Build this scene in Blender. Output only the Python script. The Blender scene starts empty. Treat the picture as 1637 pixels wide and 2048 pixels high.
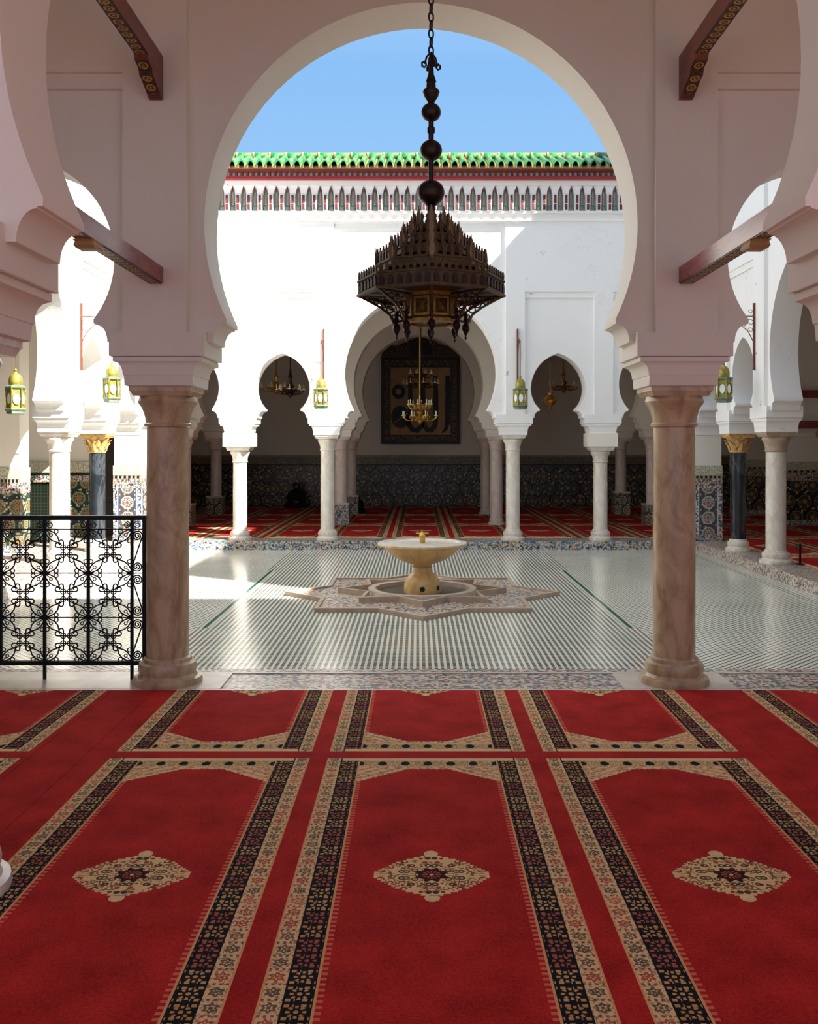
import bpy, bmesh, math, random
from math import pi, sin, cos, sqrt, atan2
from mathutils import Vector, Matrix
random.seed(7)
scene = bpy.context.scene
C = scene.collection

# ------------------------------------------------------------------ camera
cam_d = bpy.data.cameras.new('camera'); cam = bpy.data.objects.new('camera', cam_d); C.objects.link(cam)
cam.location = (0, 0, 1.5); cam.rotation_euler = (pi/2, 0, 0)
cam_d.sensor_fit = 'HORIZONTAL'; cam_d.sensor_width = 36.0; cam_d.lens = 1850/1637*36
cam_d.shift_x = -17.5/1637; cam_d.shift_y = -131/1637
cam_d.clip_start = .05; cam_d.clip_end = 500
scene.camera = cam

# ------------------------------------------------------------------ world, sun, exposure
SUN = Vector((-.94, .60, -1.0)).normalized()          # direction the light travels
w = bpy.data.worlds.new('world'); scene.world = w; w.use_nodes = True
nt = w.node_tree; bg = nt.nodes['Background']
tc = nt.nodes.new('ShaderNodeTexCoord'); sep = nt.nodes.new('ShaderNodeSeparateXYZ'); rp = nt.nodes.new('ShaderNodeValToRGB')
nt.links.new(tc.outputs['Generated'], sep.inputs[0]); nt.links.new(sep.outputs[2], rp.inputs[0]); nt.links.new(rp.outputs[0], bg.inputs[0])
for e, (p, c) in zip([rp.color_ramp.elements[0], rp.color_ramp.elements[1], rp.color_ramp.elements.new(.38)],     # clear day: paler at the horizon, deeper overhead
                     ((0.0, (.42, .62, .86, 1)), (1.0, (.20, .42, .78, 1)), (.38, (.23, .47, .82, 1)))): e.position = p; e.color = c
bg.inputs[1].default_value = .365
sun_d = bpy.data.lights.new('sun_offscreen', 'SUN'); sun_d.energy = 6.0; sun_d.angle = .009; sun_d.color = (1, .96, .89)
sun = bpy.data.objects.new('sun_offscreen', sun_d); C.objects.link(sun)
sun.rotation_euler = SUN.to_track_quat('-Z', 'Y').to_euler(); sun.location = (8, -6, 14)
vs = scene.view_settings
vs.view_transform = 'Standard'; vs.look = 'None'; vs.gamma = 1.0; vs.use_curve_mapping = False; vs.exposure = 1.65
scene.cycles.max_bounces = 14; scene.cycles.diffuse_bounces = 10; scene.cycles.glossy_bounces = 4

# ------------------------------------------------------------------ node expressions
class E:
    def __init__(s, nt, k): s.nt, s.k = nt, k
    def m(s, op, *a, clamp=False):
        n = s.nt.nodes.new('ShaderNodeMath'); n.operation = op; n.use_clamp = clamp
        for i, v in enumerate((s,)+a):
            if isinstance(v, E): s.nt.links.new(v.k, n.inputs[i])
            else: n.inputs[i].default_value = v
        return E(s.nt, n.outputs[0])
    def __add__(s, o): return s.m('ADD', o)
    def __sub__(s, o): return s.m('SUBTRACT', o)
    def __mul__(s, o): return s.m('MULTIPLY', o)
    def __truediv__(s, o): return s.m('DIVIDE', o)
    def lt(s, o): return s.m('LESS_THAN', o)
    def gt(s, o): return s.m('GREATER_THAN', o)
    def abs(s): return s.m('ABSOLUTE')
    def fract(s): return s.m('FRACT')
    def floor(s): return s.m('FLOOR')
    def max(s, o): return s.m('MAXIMUM', o)
    def min(s, o): return s.m('MINIMUM', o)
    def inv(s): return s.m('MULTIPLY_ADD', -1.0, 1.0)
    def wrap(s, p): return ((s/p + .5).fract() - .5)*p     # distance to the nearest multiple of p
    def between(s, a, b): return s.gt(a)*s.lt(b)
def col(c): return (c[0], c[1], c[2], 1.0)
def srgb(r, g, b):
    f = lambda v: (v/255/12.92) if v <= 10 else ((v/255+.055)/1.055)**2.4
    return (f(r), f(g), f(b))
class Mat:
    def __init__(s, name, rough=.6, metal=0.0, spec=.5):
        s.mat = bpy.data.materials.new(name); s.mat.use_nodes = True; s.nt = s.mat.node_tree
        s.b = s.nt.nodes['Principled BSDF']
        s.b.inputs['Roughness'].default_value = rough; s.b.inputs['Metallic'].default_value = metal
        s.b.inputs['Specular IOR Level'].default_value = spec
        s.tc = s.nt.nodes.new('ShaderNodeTexCoord')
    def xyz(s):
        n = s.nt.nodes.new('ShaderNodeSeparateXYZ'); s.nt.links.new(s.tc.outputs['Object'], n.inputs[0])
        return [E(s.nt, o) for o in n.outputs]
    def normal(s):
        g = s.nt.nodes.new('ShaderNodeNewGeometry'); n = s.nt.nodes.new('ShaderNodeSeparateXYZ')
        s.nt.links.new(g.outputs['Normal'], n.inputs[0]); return [E(s.nt, o).abs() for o in n.outputs]
    def vec(s, x, y, z=0.0):
        n = s.nt.nodes.new('ShaderNodeCombineXYZ')
        for i, v in enumerate((x, y, z)):
            if isinstance(v, E): s.nt.links.new(v.k, n.inputs[i])
            else: n.inputs[i].default_value = v
        return n.outputs[0]
    def noise(s, scale, detail=3, v=None, rough=.55, dist=0.0):
        n = s.nt.nodes.new('ShaderNodeTexNoise'); n.inputs['Scale'].default_value = scale
        n.inputs['Detail'].default_value = detail; n.inputs['Roughness'].default_value = rough; n.inputs['Distortion'].default_value = dist
        s.nt.links.new(v or s.tc.outputs['Object'], n.inputs['Vector']); return E(s.nt, n.outputs['Fac'])
    def voro(s, scale, v=None, out='Color', feature='F1', rand=1.0):
        n = s.nt.nodes.new('ShaderNodeTexVoronoi'); n.inputs['Scale'].default_value = scale; n.feature = feature
        n.inputs['Randomness'].default_value = rand
        s.nt.links.new(v or s.tc.outputs['Object'], n.inputs['Vector'])
        if out == 'Color':
            q = s.nt.nodes.new('ShaderNodeSeparateColor'); s.nt.links.new(n.outputs['Color'], q.inputs[0]); return E(s.nt, q.outputs[0])
        return E(s.nt, n.outputs[out])
    def rand(s, x, y):
        n = s.nt.nodes.new('ShaderNodeTexWhiteNoise'); n.noise_dimensions = '2D'
        s.nt.links.new(s.vec(x, y), n.inputs['Vector']); return E(s.nt, n.outputs['Value'])
    def ramp(s, f, stops, const=False):
        n = s.nt.nodes.new('ShaderNodeValToRGB'); r = n.color_ramp
        if const: r.interpolation = 'CONSTANT'
        while len(r.elements) < len(stops): r.elements.new(.5)
        for e, (p, c) in zip(r.elements, stops): e.position = p; e.color = col(c)
        s.nt.links.new(f.k, n.inputs[0]); return n.outputs[0]
    def mix(s, f, a, b, mode='MIX'):
        n = s.nt.nodes.new('ShaderNodeMix'); n.data_type = 'RGBA'; n.blend_type = mode
        for i, v in ((0, f), (6, a), (7, b)):
            if isinstance(v, E): s.nt.links.new(v.k, n.inputs[i])
            elif isinstance(v, (int, float)): n.inputs[i].default_value = v
            elif isinstance(v, tuple): n.inputs[i].default_value = col(v)
            else: s.nt.links.new(v, n.inputs[i])
        return n.outputs[2]
    def base(s, c):
        if isinstance(c, tuple): s.b.inputs['Base Color'].default_value = col(c)
        else: s.nt.links.new(c, s.b.inputs['Base Color'])
        return s
    def rough(s, e): s.nt.links.new(e.k, s.b.inputs['Roughness']); return s
    def bump(s, h, strength=.2, dist=.01):
        n = s.nt.nodes.new('ShaderNodeBump'); n.inputs['Strength'].default_value = strength; n.inputs['Distance'].default_value = dist
        s.nt.links.new(h.k, n.inputs['Height']); s.nt.links.new(n.outputs[0], s.b.inputs['Normal']); return s

M = {}
def plain(name, c, rough=.6, metal=0.0, var=.15, scale=12):
    m = Mat(name, rough, metal); n = m.noise(scale, 4)
    lo = tuple(v*(1-var) for v in c); hi = tuple(min(1, v*(1+var)) for v in c)
    m.base(m.ramp(n, [(.3, lo), (.7, hi)])); m.bump(m.noise(scale*6, 2), .15, .004); M[name] = m.mat; return m
# white plaster
m = Mat('plaster', .75, spec=.25); n = m.noise(.9, 5); c = m.ramp(n, [(.3, (.81, .775, .685)), (.7, (.85, .82, .735))])
m.base(c); m.bump(m.noise(7, 5), .10, .02); M['plaster'] = m.mat
# old plaster with flaked spots
m = Mat('old_plaster', .8, spec=.2); x, y, z = m.xyz()
c = m.ramp(m.noise(.7, 5), [(.3, (.85, .84, .82)), (.7, (.89, .88, .865))])
sp = m.noise(3.2, 6, rough=.7).gt(.665)*m.noise(.55, 2).gt(.5); cr = m.noise(1.3, 4, dist=2.5)
crk = (cr - .5).abs().lt(.004)*m.noise(.6, 2).gt(.58)
c = m.mix(sp*.8, c, (.36, .29, .22)); c = m.mix(crk*.3, c, (.5, .47, .44)); m.base(c); m.bump(m.noise(5, 6), .25, .03); M['old_plaster'] = m.mat
def marble(name, a, b, vein, rough=.28):
    m = Mat(name, rough); x, y, z = m.xyz()
    v = m.vec(x*1.0, y*1.0, z*.45)
    n = m.noise(6, 6, v, .6, 1.4); c = m.ramp(n, [(.2, b), (.55, a), (.8, tuple(min(1, q*1.10) for q in a))])
    ve = ((m.noise(3.0, 5, v, .6, .8) - .5).abs()*-22.0 + 1.0).max(0.0); c = m.mix(ve*.28, c, vein); m.base(c); M[name] = m.mat
marble('beige_marble', srgb(200, 176, 142), srgb(138, 106, 72), srgb(110, 80, 52))
marble('white_marble', srgb(226, 220, 210), srgb(198, 186, 170), srgb(176, 150, 118))
marble('pink_marble', srgb(224, 212, 202), srgb(204, 188, 176), srgb(170, 140, 125))
marble('black_marble', srgb(36, 42, 48), srgb(16, 20, 24), srgb(110, 116, 120), .16)
marble('honey_marble', srgb(226, 190, 130), srgb(196, 150, 88), srgb(160, 112, 60), .3)
plain('gilt_stone', srgb(196, 158, 96), .6, 0, .4, 25)
plain('stone_edge', srgb(172, 152, 132), .6)
plain('wrought_iron', srgb(22, 20, 20), .45, .6)
plain('rusty_iron', srgb(112, 62, 38), .7, .2, .3)
plain('bronze', srgb(84, 64, 42), .42, .75, .35, 30)
plain('bronze_dark', srgb(46, 34, 30), .4, .6, .3, 30)
plain('bronze_pale', srgb(128, 108, 82), .5, .5, .3, 40)
plain('bronze_gilt', srgb(150, 110, 44), .4, .8, .35, 40)
plain('brass', srgb(200, 160, 80), .3, .9, .2)
plain('lantern_metal', srgb(150, 140, 62), .5, .5, .45, 30)
plain('lantern_patina', srgb(112, 128, 104), .6, .3, .35, 30)
m = Mat('milk_glass', .25); m.base((.86, .87, .84)); M['milk_glass'] = m.mat
plain('red_paint', srgb(150, 32, 36), .5)
plain('maroon', srgb(104, 40, 36), .6, 0, .35, 40)
plain('niche_pale', srgb(176, 182, 172), .7, 0, .2, 30)
plain('niche_green', srgb(112, 132, 122), .7, 0, .35, 30)
plain('black_cloth', srgb(14, 14, 17), .9, 0, .3)
plain('skin', srgb(150, 105, 80), .6)
plain('black_paint', srgb(18, 22, 22), .5)
plain('panel_gold', srgb(180, 146, 98), .6)
plain('dark_wood', srgb(36, 24, 18), .5, 0, .3)
plain('door_wood', srgb(50, 34, 28), .5, 0, .3)
plain('basin_slate', srgb(96, 88, 80), .35)
plain('candle', srgb(222, 206, 170), .5)
m = Mat('glazed_green', .18); n = m.noise(9, 3); m.base(m.ramp(n, [(.3, srgb(24, 92, 60)), (.5, srgb(46, 128, 82)), (.72, srgb(150, 160, 84))])); M['glazed_green'] = m.mat
plain('terracotta', srgb(196, 138, 88), .8, 0, .3, 20)
# stained tie-beam timber and its painted underside
m = Mat('beam_wood', .35); x, y, z = m.xyz(); n = m.noise(3, 5, m.vec(x*6, y, z*6)); m.base(m.ramp(n, [(.3, srgb(88, 32, 18)), (.7, srgb(128, 54, 30))])); M['beam_wood'] = m.mat
m = Mat('beam_red', .22); x, y, z = m.xyz(); n = m.noise(3, 5, m.vec(x*6, y, z*6)); m.base(m.ramp(n, [(.3, srgb(112, 30, 28)), (.7, srgb(146, 52, 44))])); M['beam_red'] = m.mat
m = Mat('gilt_paint', .5); x, y, z = m.xyz(); v = m.voro(38, out='Distance', feature='DISTANCE_TO_EDGE')
yy = (y*1.0).wrap(.075); q = ((x.wrap(.08))*(x.wrap(.08)) + yy*yy).m('SQRT'); ring = q.between(.018, .028).max(q.lt(.008))
m.base(m.mix(ring.max(v.lt(.006)), srgb(40, 22, 14), srgb(196, 146, 50))); M['gilt_paint'] = m.mat

# ------------------------------------------------------------------ carpets
def carpet(name, xc, yc=3.21, px=1.04, lim_x=None):
    m = Mat(name, .95, spec=.12); x, y, z = m.xyz()
    lx = (x - xc).wrap(px); ly = (y - yc).wrap(2.5); ax = lx.abs(); ay = ly.abs()
    n = m.noise(5, 6); n2 = m.noise(130, 3)
    red = m.ramp(n*.6 + n2*.4, [(.32, srgb(136, 20, 20)), (.68, srgb(190, 44, 40))])
    cream, black, pink, tan = srgb(220, 190, 142), srgb(20, 24, 30), srgb(206, 108, 84), srgb(212, 160, 110)
    # mottled cream with motifs (outer band)
    p = .072; by = y.wrap(p); bx = ax - .443; r = (by*by + bx*bx).m('SQRT'); idx = (y/p + .5).floor(); rn = m.rand(idx, 1.0)
    th = by.m('ARCTAN2', bx); mot = (r + (th*6.0).m('COSINE')*.004).between(.010, .020).max(r.lt(.006)).max(by.abs().gt(.030)*((bx*330.0).m('SINE').gt(.1))); motc = m.ramp(rn, [(0, srgb(66, 62, 58)), (.35, srgb(160, 58, 50)), (.6, srgb(92, 74, 60)), (.8, srgb(190, 96, 70))], True)
    speck = m.voro(130).lt(.34)*m.noise(70, 1).gt(.45); cr = m.mix(speck*.65, cream, srgb(96, 80, 66)); cr = m.mix(mot*.85, cr, motc)
    # black band with flower blocks
    p = .081; by = y.wrap(p)/p; bx = (ax - .3685)/p; r = (by*by + bx*bx).m('SQRT'); th = by.m('ARCTAN2', bx)
    pet = (th*8.0).m('COSINE').gt(-.1)*r.between(.2, .34); crn = by.abs().between(.26, .42)*bx.abs().between(.12, .46)*((bx*22.0).m('SINE').gt(-.35)); dot = r.lt(.09)
    idx = (y/p + .5).floor(); rn = m.rand(idx, 4.0); fc = m.ramp(rn, [(0, srgb(196, 150, 92)), (.4, srgb(176, 98, 80)), (.7, srgb(206, 166, 112))], True)
    bl = m.mix(pet.max(crn).max(dot)*.9, black, fc)
    # end band: dark dots in flowers
    p = .106; ex = lx.wrap(p); ey = ay - 1.125; dots = ((ex/.021)*(ex/.021) + (ey/.027)*(ey/.027)).lt(1.0)
    sc = (m.voro(75, out='Distance', feature='DISTANCE_TO_EDGE')).lt(.13)*ey.abs().lt(.04)
    en = m.mix(sc*.6, cream, srgb(104, 62, 50)); en = m.mix(dots, en, black)
    # corner pieces
    st = ((ax*1.0 + ay*1.4)*90.0).m('SINE').gt(.35); cn = m.mix(st*.55, cream, srgb(200, 120, 92)); cn = m.mix(m.voro(85).lt(.28)*.6, cn, srgb(112, 76, 62))
    lim = ((ax - .095)/.23).m('MAXIMUM', 0.0).min(1.0)*-.165 + 1.05 + (ax*260.0).m('SINE')*.004
    c = m.mix(ay.gt(lim), red, cn); c = m.mix(ay.gt(1.075), c, en)
    # ticks
    tick = ax.between(.302, .320)*(y/.026).fract().lt(.5)*ay.lt(.89); c = m.mix(tick, c, pink)
    c = m.mix(ax.between(.320, .328)*ay.lt(1.18), c, tan)
    # medallion
    sx = (ax/.0125).floor()*.0125; sy = (ay/.0125).floor()*.0125
    dm = ((sx/.200).m('POWER', 1.2) + (sy/.152).m('POWER', 1.45)).lt(.97); tip = ((ax/.026)*(ax/.026) + ((ay - .165)/.026)*((ay - .165)/.026)).lt(1.0).max(ax.lt(.012)*ay.lt(.17))
    med = dm.max(tip); v1 = m.voro(33, m.vec(ax, ay), 'Distance'); rid = m.voro(33, m.vec(ax, ay)); ve = m.voro(33, m.vec(ax, ay), 'Distance', 'DISTANCE_TO_EDGE')
    mc = m.mix(v1.between(.20, .43)*.95, srgb(222, 192, 138), m.ramp(rid, [(0, srgb(112, 34, 38)), (.35, srgb(46, 42, 40)), (.62, srgb(160, 58, 46)), (.86, srgb(84, 78, 52))], True))
    mc = m.mix(ve.lt(.06)*m.noise(30, 1).gt(.47)*.85, mc, srgb(92, 60, 48)); mc = m.mix(v1.lt(.11)*.9, mc, srgb(176, 72, 58))
    # pale outline
    edge = ((sx/.200).m('POWER', 1.2) + (sy/.152).m('POWER', 1.45)).gt(.91); mc = m.mix(edge*.8, mc, srgb(224, 198, 150))
    rr = ((ax/.056)*(ax/.056) + (ay/.050)*(ay/.050)).m('SQRT'); th = ay.m('ARCTAN2', ax)
    mc = m.mix((rr + (th*8.0).m('COSINE')*.14).lt(.95), mc, srgb(54, 26, 28)); mc = m.mix(rr.between(.25, .6)*((th*12.0).m('COSINE').gt(.1)), mc, srgb(176, 80, 62)); mc = m.mix(rr.lt(.13), mc, srgb(226, 196, 140))
    c = m.mix(med, c, mc)
    # side bands over everything
    c = m.mix(ax.gt(.328)*ay.lt(1.165), c, bl); c = m.mix(ax.gt(.328)*ay.gt(1.165), c, en)
    c = m.mix(ax.gt(.405), c, srgb(24, 26, 30)); c = m.mix(ax.gt(.411), c, cr); c = m.mix(ax.gt(.470), c, tan)
    out = ax.gt(.477).max(ay.gt(1.20))
    if lim_x: out = out.max((x - xc).abs().gt(lim_x))
    c = m.mix(out, c, red)
    c = m.mix(.25, c, m.ramp(n2, [(.3, (.25, .25, .25)), (.7, (.75, .75, .75))]), 'OVERLAY')
    m.base(c); m.bump(m.noise(160, 3) + m.noise(18, 3)*.8, .5, .006); M[name] = m.mat
carpet('carpet_centre', .048, lim_x=1.54); carpet('carpet_left', -2.372); carpet('carpet_right', 2.452); carpet('carpet_far', .048, 16.35)
m = Mat('carpet_plain', .95, spec=.12); n = m.noise(5, 6); n2 = m.noise(130, 3)
m.base(m.ramp(n*.6 + n2*.4, [(.32, srgb(136, 20, 20)), (.68, srgb(188, 43, 39))])); m.bump(m.noise(160, 3) + n, .5, .006); M['carpet_plain'] = m.mat

# ------------------------------------------------------------------ zellige
def uv(m):
    x, y, z = m.xyz(); nx, ny, nz = m.normal(); v = nz.gt(.5)
    u = x*(nx.lt(.5)) + y*(nx.gt(.5)); w = z*(nz.lt(.5)) + y*(nz.gt(.5)); return u, w
def mosaic(name, stops, cell=.03, rough=.3):
    m = Mat(name, rough); u, w = uv(m); du, dw = u + w, u - w
    a = m.rand((u/cell).floor(), (w/cell).floor()); b = m.rand((du/cell/1.4).floor(), (dw/cell/1.4).floor())
    sel = ((u/(cell*4)).fract() - .5).abs() + ((w/(cell*4)).fract() - .5).abs(); f = sel.lt(.5); r = a*f + b*f.inv()
    g = u.wrap(cell).abs().gt(cell*.44).max(w.wrap(cell).abs().gt(cell*.44))
    c = m.ramp(r, stops, True); c = m.mix(g*f*.6, c, (.55, .52, .46)); m.base(c); M[name] = m.mat
W_, K_, B_, G_, O_, R_ = srgb(224, 218, 204), srgb(34, 36, 40), srgb(54, 88, 134), srgb(54, 104, 84), srgb(196, 132, 62), srgb(150, 66, 48)
mosaic('mosaic_blue', [(0, srgb(190, 186, 172)), (.34, B_), (.55, srgb(110, 134, 144)), (.75, K_), (.86, O_)], .024)
mosaic('mosaic_warm', [(0, srgb(204, 196, 180)), (.42, srgb(176, 130, 106)), (.58, B_), (.7, K_), (.82, G_), (.92, R_)], .022)
mosaic('mosaic_grey', [(0, srgb(206, 196, 184)), (.45, srgb(160, 140, 128)), (.65, srgb(84, 84, 96)), (.85, srgb(140, 96, 80))], .022)
def rosettes(name, p, ground, ring, ring2, dot, star, rough=.3, stagger=True, border=None):
    m = Mat(name, rough); u, w = uv(m); row = (w/p).floor()
    off = (row*.5).fract()*p if stagger else row*0.0
    if border: off = off + p/2
    ru = ((u + off)/p + .0).fract()*p - p/2; rw = (w/p).fract()*p - p/2
    r = (ru*ru + rw*rw).m('SQRT')/p; th = rw.m('ARCTAN2', ru); k = (th*8.0).m('COSINE')
    c = m.ramp(m.rand((u/(p*.11)).floor(), (w/(p*.11)).floor()), [(0, ground), (.6, tuple(v*1.7 for v in ground)), (.8, star), (.9, ground)], True)
    rk = r + k*.012
    c = m.mix(rk.between(.345, .415), c, ring); c = m.mix(rk.between(.24, .345)*((th*16.0).m('COSINE').gt(.1)), c, ring2)
    c = m.mix(rk.lt(.24), c, ground); c = m.mix((r + k*.05).between(.12, .2), c, ring); c = m.mix((r + k*.03).lt(.1), c, dot)
    cu = ru.abs() - p/2; cw = rw.abs() - p/2; c = m.mix((cu.abs() + cw.abs()).lt(p*.07), c, star)
    if border:
        au = u.abs(); c = m.mix(au.gt(border), c, m.ramp(m.rand((u/.02).floor(), (w/.02).floor()), [(0, srgb(206, 200, 184)), (.5, srgb(84, 110, 140)), (.75, srgb(60, 60, 66))], True)); c = m.mix(au.between(border, border + .018), c, srgb(60, 92, 140)); c = m.mix(au.between(border + .018, border + .032), c, srgb(214, 208, 194))
    m.base(c); M[name] = m.mat
rosettes('dado_dark', .30, srgb(26, 28, 30), srgb(128, 104, 68), srgb(58, 54, 46), srgb(160, 132, 88), srgb(196, 178, 140))
rosettes('dado_bright', .245, srgb(74, 66, 72), srgb(150, 186, 196), srgb(206, 150, 90), srgb(186, 70, 40), srgb(206, 164, 96), stagger=False, border=.128)
rosettes('dado_left', .26, srgb(36, 50, 48), srgb(128, 140, 104), srgb(170, 120, 70), srgb(170, 84, 48), srgb(206, 196, 160))
rosettes('dado_pale', .22, srgb(70, 66, 58), srgb(190, 178, 150), srgb(110, 100, 84), srgb(60, 56, 50), srgb(206, 196, 170))
def script_band(name, a, b, h=.16):
    m = Mat(name, .4); u, w = uv(m); v = m.voro(26, m.vec(u*1.5, w), 'Distance', 'DISTANCE_TO_EDGE'); c = m.mix(v.lt(.10), a, b); m.base(c); M[name] = m.mat
script_band('script_band', srgb(150, 158, 128), srgb(214, 208, 188)); script_band('script_dark', srgb(70, 70, 60), srgb(150, 138, 112))
# courtyard floor: tiny dark and pale tiles
m = Mat('courtyard_tiles', .16, spec=.6); x, y, z = m.xyz()
p = .046; row = (y/(p*.9)).floor(); ox = x + (row*.5).fract()*0.0
dx = ox.wrap(p).abs(); dy = y.wrap(p*.9).abs(); dk = dx.lt(p*.27)*dy.lt(p*.33)
big = ((x.abs()).max((y - 10.2).abs()))
diag = x.abs().gt(2.0); du, dw = (x + y)*.7071, (x - y)*.7071; dk2 = du.wrap(p).abs().lt(p*.27)*dw.wrap(p).abs().lt(p*.27)
d = dk*diag.inv() + dk2*diag
rn = m.rand((x/p + .5).floor(), (y/(p*.9) + .5).floor())
dark = m.ramp(rn, [(0, srgb(22, 36, 34)), (.5, srgb(36, 56, 48)), (.8, srgb(62, 66, 56))], True)
pale = m.ramp(m.noise(1.2, 4), [(.3, srgb(222, 226, 214)), (.7, srgb(240, 241, 230))])
c = m.mix(d, pale, dark)
ln = (x.abs() - 1.93).abs(); fr = (y - 10.3).abs().lt(1.95)
ln2 = (x.abs() - 4.18).abs(); ln3 = (y - 6.62).abs().lt(.012)
c = m.mix(((ln.lt(.05)*fr).max(ln2.lt(.06))), c, srgb(206, 214, 204)); c = m.mix(((ln.lt(.018)*fr).max(ln2.between(.02, .036))), c, srgb(40, 92, 70))
m.base(c); m.rough(m.noise(3, 4)*.14 + .10); m.bump(m.noise(24, 3), .06, .006); M['courtyard_tiles'] = m.mat
m = Mat('marble_floor', .3); c = m.ramp(m.noise(4, 6, dist=1.5), [(.3, srgb(190, 178, 164)), (.7, srgb(216, 208, 196))]); m.base(c); M['marble_floor'] = m.mat
m = Mat('ceiling_wood', .7); m.base(m.ramp(m.noise(4, 4), [(.3, srgb(128, 100, 74)), (.7, srgb(156, 126, 96))])); M['ceiling_wood'] = m.mat
m = Mat('frame_gold', .5); x, y, z = m.xyz(); v = m.voro(16, out='Distance', feature='DISTANCE_TO_EDGE'); m.base(m.mix(v.lt(.05), srgb(34, 26, 18), srgb(150, 112, 52))); M['frame_gold'] = m.mat
m = Mat('screen_green', .35); x, y, z = m.xyz(); g = x.wrap(.05).abs().gt(.019).max(z.wrap(.05).abs().gt(.019)); m.base(m.mix(g, srgb(40, 62, 54), srgb(84, 108, 88))); M['screen_green'] = m.mat

# ------------------------------------------------------------------ geometry helpers
class MB:
    def __init__(s): s.v, s.f = [], []
    def add(s, vs, fs):
        o = len(s.v); s.v += [tuple(p) for p in vs]; s.f += [tuple(i + o for i in f) for f in fs]; return s
    def box(s, x0, x1, y0, y1, z0, z1):
        return s.add([(x, y, z) for x in (x0, x1) for y in (y0, y1) for z in (z0, z1)],
                     [(0, 1, 3, 2), (4, 6, 7, 5), (0, 4, 5, 1), (2, 3, 7, 6), (0, 2, 6, 4), (1, 5, 7, 3)])
    def cbox(s, c, sx, sy, sz): return s.box(c[0]-sx/2, c[0]+sx/2, c[1]-sy/2, c[1]+sy/2, c[2]-sz/2, c[2]+sz/2)
    def prism(s, poly, w0, w1, f):           # poly in (u,z); f(u,w,z)->xyz
        n = len(poly); vs = [f(u, w0, z) for u, z in poly] + [f(u, w1, z) for u, z in poly]
        fs = [tuple(range(n)), tuple(range(2*n-1, n-1, -1))] + [(i, (i+1) % n, n+(i+1) % n, n+i) for i in range(n)]
        return s.add(vs, fs)
    def lathe(s, prof, n=24, c=(0, 0, 0), phase=0.0, sx=1, sy=1):
        vs = []; fs = []; k = len(prof)
        for r, z in prof:
            for i in range(n):
                a = phase + 2*pi*i/n; vs.append((c[0]+r*cos(a)*sx, c[1]+r*sin(a)*sy, c[2]+z))
        for j in range(k-1):
            for i in range(n): fs.append((j*n+i, j*n+(i+1) % n, (j+1)*n+(i+1) % n, (j+1)*n+i))
        fs.append(tuple(range(n-1, -1, -1))); fs.append(tuple((k-1)*n+i for i in range(n)))
        return s.add(vs, fs)
    def frustum(s, lv, c=(0, 0)):            # stacked rectangles [(hx,hy,z)...]
        vs = []; fs = []
        for hx, hy, z in lv: vs += [(c[0]-hx, c[1]-hy, z), (c[0]+hx, c[1]-hy, z), (c[0]+hx, c[1]+hy, z), (c[0]-hx, c[1]+hy, z)]
        for j in range(len(lv)-1):
            for i in range(4): fs.append((j*4+i, j*4+(i+1) % 4, j*4+4+(i+1) % 4, j*4+4+i))
        fs.append((3, 2, 1, 0)); k = len(lv)*4-4; fs.append((k, k+1, k+2, k+3)); return s.add(vs, fs)
    def tube(s, pts, r, n=6, closed=False, r1=None):
        pts = [Vector(p) for p in pts]; k = len(pts); vs = []; fs = []; up = None
        for i, p in enumerate(pts):
            a = pts[i-1] if (i > 0 or closed) else p; b = pts[(i+1) % k] if (i < k-1 or closed) else p
            t = (b-a).normalized()
            if up is None: up = Vector((0, 0, 1)) if abs(t.z) < .9 else Vector((0, 1, 0))
            e1 = t.cross(up); e1 = e1.normalized() if e1.length > 1e-5 else Vector((1, 0, 0)); e2 = e1.cross(t).normalized(); up = e2
            rr = r if r1 is None else r + (r1-r)*i/(k-1)
            for j in range(n): vs.append(p + (e1*cos(2*pi*j/n) + e2*sin(2*pi*j/n))*rr)
        for i in range(k if closed else k-1):
            for j in range(n): fs.append((i*n+j, i*n+(j+1) % n, ((i+1) % k)*n+(j+1) % n, ((i+1) % k)*n+j))
        if not closed: fs.append(tuple(range(n-1, -1, -1))); fs.append(tuple((k-1)*n+j for j in range(n)))
        return s.add(vs, fs)
    def ball(s, c, r, n=12, sz=1.0):
        k = n//2+1; return s.lathe([(max(r*sin(pi*j/k), .0005), -r*sz*cos(pi*j/k)) for j in range(k+1)], n, c)
    def mesh(s, name, mat, smooth=True):
        me = bpy.data.meshes.new(name); me.from_pydata(s.v, [], s.f); me.validate()
        bm = bmesh.new(); bm.from_mesh(me); bmesh.ops.recalc_face_normals(bm, faces=bm.faces); bm.to_mesh(me); bm.free()
        me.materials.append(M[mat])
        if smooth:
            me.polygons.foreach_set('use_smooth', [True]*len(me.polygons)); me.set_sharp_from_angle(angle=.6)
        return me
    def build(s, name, mat, parent=None, smooth=True): return link(name, s.mesh(name, mat, smooth), parent)
def link(name, me, parent=None, loc=None, rz=None):
    o = bpy.data.objects.new(name, me); C.objects.link(o); o.parent = parent
    if loc: o.location = loc
    if rz is not None: o.rotation_euler = (0, 0, rz)
    return o
def tag(o, label, cat=None, group=None, kind=None):
    o['label'] = label
    if cat: o['category'] = cat
    if group: o['group'] = group
    if kind: o['kind'] = kind
    return o
def thing(name, label, cat, loc=(0, 0, 0), rz=0.0, group=None):
    return tag(link(name, None, None, loc, rz), label, cat, group)
def struct(name, mb, mat, label, smooth=True): return tag(mb.build(name, mat, None, smooth), label, None, None, 'structure')
def copy_tree(o, parent=None):
    c = o.copy(); C.objects.link(c); c.parent = parent
    for ch in [q for q in o.children]: copy_tree(ch, c)
    return c
FY = lambda u, w, z: (u, w, z)
FX = lambda u, w, z: (w, u, z)

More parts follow.
